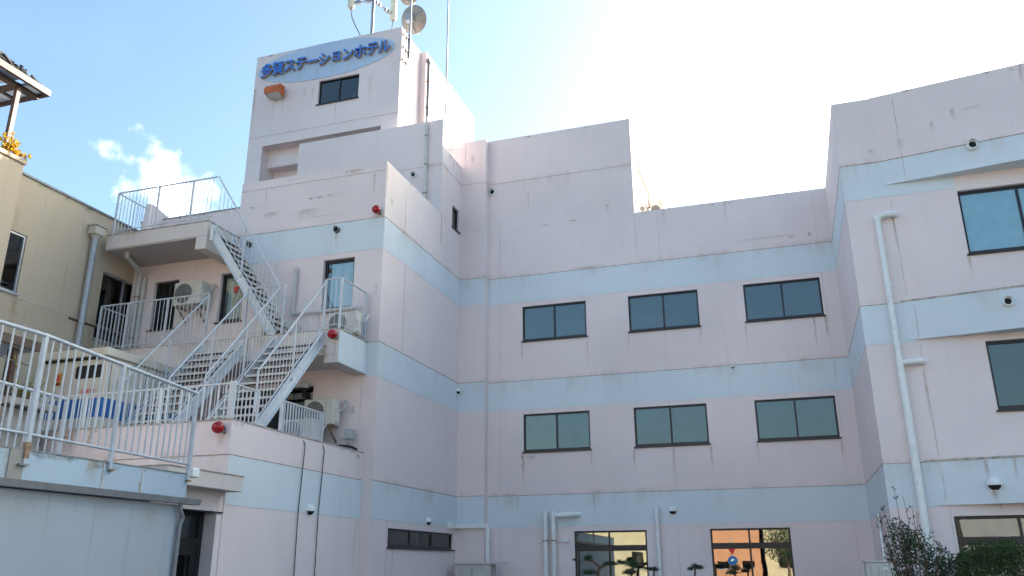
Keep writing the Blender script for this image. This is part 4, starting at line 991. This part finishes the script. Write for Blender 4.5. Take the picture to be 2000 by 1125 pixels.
# pergola
PG = thing('pergola', 'brown aluminium pergola roof with bundled black net at the upper left', 'pergola', (-16.5, 11.5, 10.25))
MB().box(-15.75, -15.65, 12.14, 12.24, 10.25, 12.0).build('post', M_BROWN, PG); MB().box(-15.75, -15.65, 8.6, 8.7, 10.25, 12.0).build('post', M_BROWN, PG)
MB().box(-15.48, -15.40, 8.0, 12.79, 12.02, 12.17).build('beam', M_BROWN, PG); MB().box(-19, -15.48, 12.72, 12.79, 12.02, 12.14).build('beam', M_BROWN, PG)
MB().box(-19, -15.66, 12.12, 12.24, 11.96, 12.06).build('rafter', M_BROWN, PG); MB().box(-15.80, -15.66, 8.0, 12.72, 11.95, 12.05).build('rafter', M_BROWN, PG)
for x in (-16.35, -17.1): MB().box(x-.03, x+.03, 8, 12.72, 12.03, 12.09).build('rafter', M_BROWN, PG)
for y0, y1 in ((11.0, 12.10), (12.26, 12.71), (9.5, 10.97)):
    for x0_, x1_ in ((-16.32, -15.49), (-17.07, -16.38), (-19, -17.13)): MB().box(x0_, x1_, y0, y1, 12.10, 12.11).build('roof_sheet', M_SHEET, PG)
nb = MB(); rnd = random.Random(3)
for k in range(26):
    y = 10.2+k*.085; prs = []
    for q in range(9):
        prs.append((-15.52+rnd.uniform(-.10, .10), y+rnd.uniform(-.25, .25), 12.15+.20*math.sin(min(1, (12.35-y)/1.2+.25)*1.57)*rnd.uniform(.2, 1.2)))
    nb.tube(prs, .028, 5)
nb.build('net_bundle', plain('black net', (.03, .028, .03), .8, var=.5, scale=30), PG)
# ================================================================ vegetation
def rdir(rnd):
    while 1:
        v = Vector((rnd.uniform(-1, 1), rnd.uniform(-1, 1), rnd.uniform(-1, 1)))
        if .05 < v.length < 1: return v.normalized()
def leaf(mb, p, d, L_, wd, rnd):
    d = d.normalized(); s = d.cross(rdir(rnd))
    if s.length < 1e-3: return
    s.normalize(); up_ = d.cross(s)*L_*.12
    p = Vector(p)
    mb.v += [tuple(p), tuple(p+d*L_*.5+s*wd+up_), tuple(p+d*L_), tuple(p+d*L_*.5-s*wd+up_)]; n = len(mb.v); mb.f.append((n-4, n-3, n-2, n-1))
def shrub(name, label, base, height, spread, stems, leafm, seed, lsize=.035, dens=1., core=None, tw=7, group='shrubs in front of the right wing'):
    rnd = random.Random(seed); base = Vector(base)
    root = thing(name, label, 'shrub', base, group)
    wood, lf = MB(), MB()
    for s in range(stems):
        an = rnd.uniform(0, 6.28); sp = spread*rnd.uniform(.1, 1.); h = height*rnd.uniform(.68, 1.) * (1-.28*sp/spread)
        pts = []
        for k in range(8):
            t = k/7
            pts.append(base+Vector((math.cos(an)*sp*t**1.3+rnd.gauss(0, .015), math.sin(an)*sp*t**1.3+rnd.gauss(0, .015), h*t)))
        wood.tube(pts, [.011*(1-.85*k/7)+.0015 for k in range(8)], 6)
        for k in range(2, 8):
            for q in range(int(tw*dens)):
                t = (k-1+rnd.random())/7
                i = min(6, int(t*7)); p = pts[i].lerp(pts[i+1], t*7-i)
                if t > .82 and rnd.random() < .45: continue
                d = rdir(rnd); d.z = abs(d.z)*.7+.2
                ln = rnd.uniform(.03, .15)*(1.25-t)
                e = p+d.normalized()*ln
                wood.tube([p, e], .003, 4, False)
                for _ in range(3 if t < .8 else 2):
                    leaf(lf, e+rdir(rnd)*.02, (d+rdir(rnd)*.9), lsize*rnd.uniform(.7, 1.3), lsize*.28, rnd)
    if core:
        for c, rr, num in core:
            c = Vector(c)
            for _ in range(num):
                v = rdir(rnd)*rr*rnd.random()**.45; v.z *= 1.25
                leaf(lf, c+v, rdir(rnd)+Vector((0, 0, .3)), lsize*rnd.uniform(.7, 1.35), lsize*.33, rnd)
    wood.build('stem', M_TRUNK, root, True); lf.build('crown', leafm, root)
    return root
shrub('leafy_shrub', 'tall shrub with upright twigs in front of the drain pipe', (1.62, 14.5, 0), 3.05, .5, 24, M_LEAFD, 11, .042, 1.3, [((1.62, 14.5, 1.80), .23, 430), ((1.72, 14.45, 1.95), .2, 330), ((1.50, 14.5, 2.05), .15, 150)])
shrub('leafy_shrub', 'shorter shrub between the tall shrub and the dark hedge', (2.02, 14.6, 0), 2.15, .42, 20, M_LEAFD, 12, .042, 1.3, [((2.0, 14.6, 1.62), .26, 560), ((2.2, 14.5, 1.5), .22, 350)])
rnd = random.Random(5)
HG = thing('hedge', 'dense dark green hedge at the lower right corner', 'hedge', (3.0, 14.6, 0))
hb, hwood = MB(), MB()
for _ in range(9000):
    x = rnd.uniform(2.22, 4.4); y = rnd.uniform(14.0, 15.2); top = 1.78+.09*math.sin(x*5)+.06*math.sin(y*9+x*3)+.05*math.sin(x*13)
    z = top*(1-rnd.random()**2*.55)+rnd.gauss(0, .02)
    leaf(hb, (x, y, z), rdir(rnd)+Vector((0, -.2, .4)), rnd.uniform(.035, .07), .014, rnd)
for _ in range(14):
    x = rnd.uniform(2.3, 4.2); y = rnd.uniform(14.2, 15); hwood.tube([(x, y, 0), (x+rnd.uniform(-.1, .1), y, .9), (x+rnd.uniform(-.2, .2), y, 1.7)], [.02, .012, .004], 6)
hwood.build('stem', M_TRUNK, HG, True); hb.build('foliage', M_LEAFH, HG)
def niwaki(base, pts, tufts, label, seed):
    rnd = random.Random(seed); root = thing('garden_pine', label, 'pine', base, 'small garden pines before the ground floor windows')
    wd = MB(); nd = MB()
    for p, r in pts: wd.tube(p, [r*(1-.6*i/(len(p)-1)) for i in range(len(p))], 8)
    for c, rx, rz, num in tufts:
        c = Vector(c)
        for _ in range(num):
            v = rdir(rnd); q = c+Vector((v.x*rx, v.y*rx, abs(v.z)*rz))*rnd.random()**.5
            for _ in range(5):
                d = (rdir(rnd)+Vector((0, 0, .8)))
                leaf(nd, q, d, rnd.uniform(.05, .09), .0035, rnd)
    wd.build('trunk', M_TRUNK, root, True); nd.build('needles', M_PINE, root); return root
niwaki((-4.3, 19.5, 0), [([(-4.3, 19.5, 0), (-4.2, 19.5, .8), (-4.32, 19.5, 1.35), (-4.28, 19.5, 1.6), (-4.45, 19.5, 1.73)], .06), ([(-4.28, 19.5, 1.56), (-4.05, 19.45, 1.66), (-3.85, 19.4, 1.64)], .03), ([(-4.42, 19.5, 1.70), (-4.6, 19.5, 1.74), (-4.85, 19.5, 1.72)], .018)],
       [((-4.52, 19.5, 1.74), .10, .08, 120), ((-4.0, 19.42, 1.62), .17, .06, 170), ((-3.72, 19.4, 1.64), .13, .04, 90), ((-4.5, 19.5, 1.42), .2, .1, 120), ((-4.84, 19.5, 1.72), .05, .02, 14)], 'crooked little pine in front of the left ground floor window', 1)
niwaki((-3.55, 19.5, 0), [([(-3.55, 19.5, 0), (-3.6, 19.5, 1.0), (-3.52, 19.5, 1.62)], .045)], [((-3.52, 19.5, 1.58), .15, .12, 150), ((-3.6, 19.5, 1.42), .17, .06, 100)], 'bushy small pine right of the crooked one', 2)
niwaki((-3.06, 19.5, 0), [([(-3.06, 19.5, 0), (-3.1, 19.5, 1.0), (-3.04, 19.5, 1.52)], .045)], [((-3.04, 19.5, 1.50), .13, .05, 90), ((-3.2, 19.5, 1.52), .06, .03, 30)], 'low pine top under the single riser pipe', 3)
niwaki((-2.14, 19.5, 0), [([(-2.14, 19.5, 0), (-2.2, 19.5, 1.0), (-2.14, 19.5, 1.56)], .045)], [((-2.14, 19.5, 1.55), .08, .07, 70), ((-2.04, 19.5, 1.53), .10, .03, 60), ((-2.25, 19.5, 1.51), .06, .03, 40)], 'small pine top beside the right ground floor window', 4)
niwaki((-1.3, 19.5, 0), [([(-1.3, 19.5, 0), (-1.33, 19.5, 1.0), (-1.3, 19.5, 1.52)], .045)], [((-1.3, 19.5, 1.50), .13, .1, 120), ((-1.38, 19.5, 1.42), .16, .06, 90)], 'bushy pine in front of the right ground floor window', 6)
YPn = thing('potted_plant', 'yellow leaved plant on the beige roof edge at the pergola post', 'plant', (-15.55, 12.1, 10.25))
rnd = random.Random(8); yl, ys = MB(), MB()
for k in range(16):
    b0 = Vector((-15.52, 11.9+.04*k, 10.26)); e = b0+Vector((rnd.uniform(-.05, .14), rnd.uniform(-.15, .15), rnd.uniform(.08, .38)*(1 if k < 11 else .4)))
    ys.tube([b0, e], .006, 5)
    for _ in range(11): leaf(yl, b0.lerp(e, rnd.uniform(.4, 1.05)), rdir(rnd)+Vector((.3, 0, .2)), rnd.uniform(.08, .14), .028, rnd)
ys.build('stem', M_TRUNK, YPn); yl.build('leaves', M_LEAFY, YPn)
SP = thing('strap_leaf_plant', 'arching strap leaved plant on a concrete block pedestal behind the shed railing', 'plant', (-13.0, 11.4, 4.45))
rnd = random.Random(9); stl = MB()
for k in range(70):
    an = rnd.uniform(0, 6.28); L_ = rnd.uniform(.4, .78); el = rnd.uniform(.5, 1.45); P0 = Vector((-13.0+rnd.gauss(0, .1), 11.4+rnd.gauss(0, .1), 4.5)); v = Vector((math.cos(an)*math.cos(el), math.sin(an)*math.cos(el), math.sin(el))); sd_ = Vector((-math.sin(an), math.cos(an), 0))*.018
    pr = [P0+v*L_*t+Vector((0, 0, -.42*L_*t*t)) for t in (0, .25, .5, .75, 1)]
    for i in range(4):
        w0, w1 = 1-.22*i, 1-.22*(i+1)
        stl.quad(tuple(pr[i]-sd_*w0), tuple(pr[i]+sd_*w0), tuple(pr[i+1]+sd_*w1), tuple(pr[i+1]-sd_*w1))
stl.build('leaves', M_LEAFS, SP)
MB().tube([(-13.1, 11.4, 4.5), (-13.16, 11.35, 5.0), (-13.25, 11.3, 5.32)], .012, 6).build('flower_stalk', M_LEAFS, SP)
pd = thing('block_pedestal', 'dark concrete block pedestal with slab under the strap leaved plant', 'pedestal', (-13.2, 11.3, 0))
for k in range(7):
    for q in range(3): MB().box(-14.0+q*.40+(k % 2)*.1, -13.615+q*.40+(k % 2)*.1, 10.9, 11.7, 2.9+k*.2, 3.09+k*.2).build('block', M_CONC, pd)
MB().box(-14.1, -12.6, 10.8, 11.85, 4.32, 4.44).build('slab', M_CONC, pd); MB().box(-13.95, -12.75, 10.95, 11.65, 0, 2.9).build('core', M_CONC, pd)
tag(MB().lathe((-13.0, 11.4, 4.441), Z, [(.001, 0), (.17, 0), (.2, .14), (.18, .14), (.001, .12)], 20).build('plant_pot', M_BROWN, None, True), 'brown round pot holding the strap leaved plant', 'pot')
AW = thing('awning', 'small brown framed awning behind the shed railing at the far left', 'awning', (-14.8, 11.5, 3.9))
MB().box(-14.03, -13.95, 8.6, 12.45, 5.72, 5.90).build('beam', M_BROWN, AW); MB().box(-15.4, -14.03, 8.6, 12.4, 5.70, 5.715).build('roof_sheet', M_SHEET, AW)
MB().box(-14.2, -14.1, 12.0, 12.1, 3.8, 5.70).build('post', M_BROWN, AW); MB().box(-14.28, -14.2, 12.0, 12.1, 3.8, 5.70).build('post', M_DARK, AW)
MB().tube([(-14.0, 9, 5.62), (-14.0, 12.3, 5.40)], .012, 6).build('rod', M_DPIPE, AW)

# ================================================================ across the street (seen in the glass)
def far_building(name, label, x0, x1, y0, y1, h, mat, rows, cols, wz=1.2, roof=True):
    root = thing(name, label, 'building', ((x0+x1)/2, (y0+y1)/2, 0), 'buildings across the street')
    wh = []
    for r in range(rows):
        for c in range(cols):
            cx = x0+(x1-x0)*(c+.5)/cols; zz = 1.4+r*3.1
            wh.append((cx-.45, cx+.45, zz, zz+wz))
    T = lambda u, d, z: (u, y1-d, z)
    wall_cells(T, [(x0, x1, h)], wh).build('wall', mat, root)
    MB().box(x0, x1, y0, y1-.4, 0, h-.1).build('core', mat, root)
    MB().box(x0-.15, x1+.15, y1-.5, y1+.15, h, h+.2).build('cornice', M_GRB, root)
    for a, b_, c, d in wh:
        f = MB().tbox(T, a, b_, .1, .14, c, d).build('window', M_GLASS, root); MB().tbox(T, a-.05, b_+.05, -.06, .05, c-.06, c-.001).build('sill', M_GRB, f)
    return root
far_building('orange_building', 'orange building across the street, mirrored in the right ground floor window', -9.4, -2.6, -34, -22, 8.6, M_ORB, 2, 4, .5)
far_building('cream_building', 'cream building across the street right of the orange one', -2.2, 9, -36, -24, 7.2, M_CRB, 2, 4)
far_building('cream_building', 'cream apartment block across the street left of the orange one', -24, -10.2, -36, -21, 9.2, M_CRB, 2, 6)
far_building('grey_building', 'grey house across the street at the far end', 10, 22, -38, -25, 8.5, M_GRB, 2, 4)
ts = thing('traffic_sign', 'traffic sign post with red triangle over blue disc across the street', 'sign', (-3.55, -8, 0))
MB().tube([(-3.55, -8.05, 0), (-3.55, -8.05, 3.1)], .035, 10).build('post', M_STEEL, ts, True)
MB().prism([(-3.85, -8, 2.72), (-3.25, -8, 2.72), (-3.55, -8, 2.20)], (0, .01, 0)).build('triangle', M_SIGNR, ts)
MB().lathe((-3.55, -8, 1.88), (0, 1, 0), [(.001, .012), (.27, .012), (.27, 0), (.001, 0)], 24).build('disc', M_SIGNBL, ts)
MB().prism([(-3.64, -7.985, 1.81), (-3.60, -7.985, 1.98), (-3.45, -7.985, 1.92), (-3.5, -7.985, 1.88), (-3.56, -7.985, 1.91), (-3.58, -7.985, 1.81)], (0, .003, 0)).build('arrow', M_PVC, ts)
tr = thing('street_tree', 'rounded street tree in front of the cream building across the street', 'tree', (-.6, -14, 0))
tw_ = MB(); tl = MB(); rnd = random.Random(21)
tw_.tube([(-.6, -14, 0), (-.5, -14, 1.2), (-.6, -14, 2.2)], [.12, .09, .06], 8)
for k in range(9):
    an = k*.7; tw_.tube([(-.6, -14, 1.5+.1*k), (-.6+math.cos(an)*.9, -14+math.sin(an)*.9, 2.3+.15*k)], [.04, .01], 5)
for _ in range(3500):
    v = rdir(rnd)*rnd.random()**.4; leaf(tl, Vector((-.6, -14, 2.9))+Vector((v.x*1.5, v.y*1.5, v.z*1.25)), rdir(rnd), rnd.uniform(.08, .16), .035, rnd)
tw_.build('trunk', M_TRUNK, tr, True); tl.build('crown', M_LEAFD, tr)
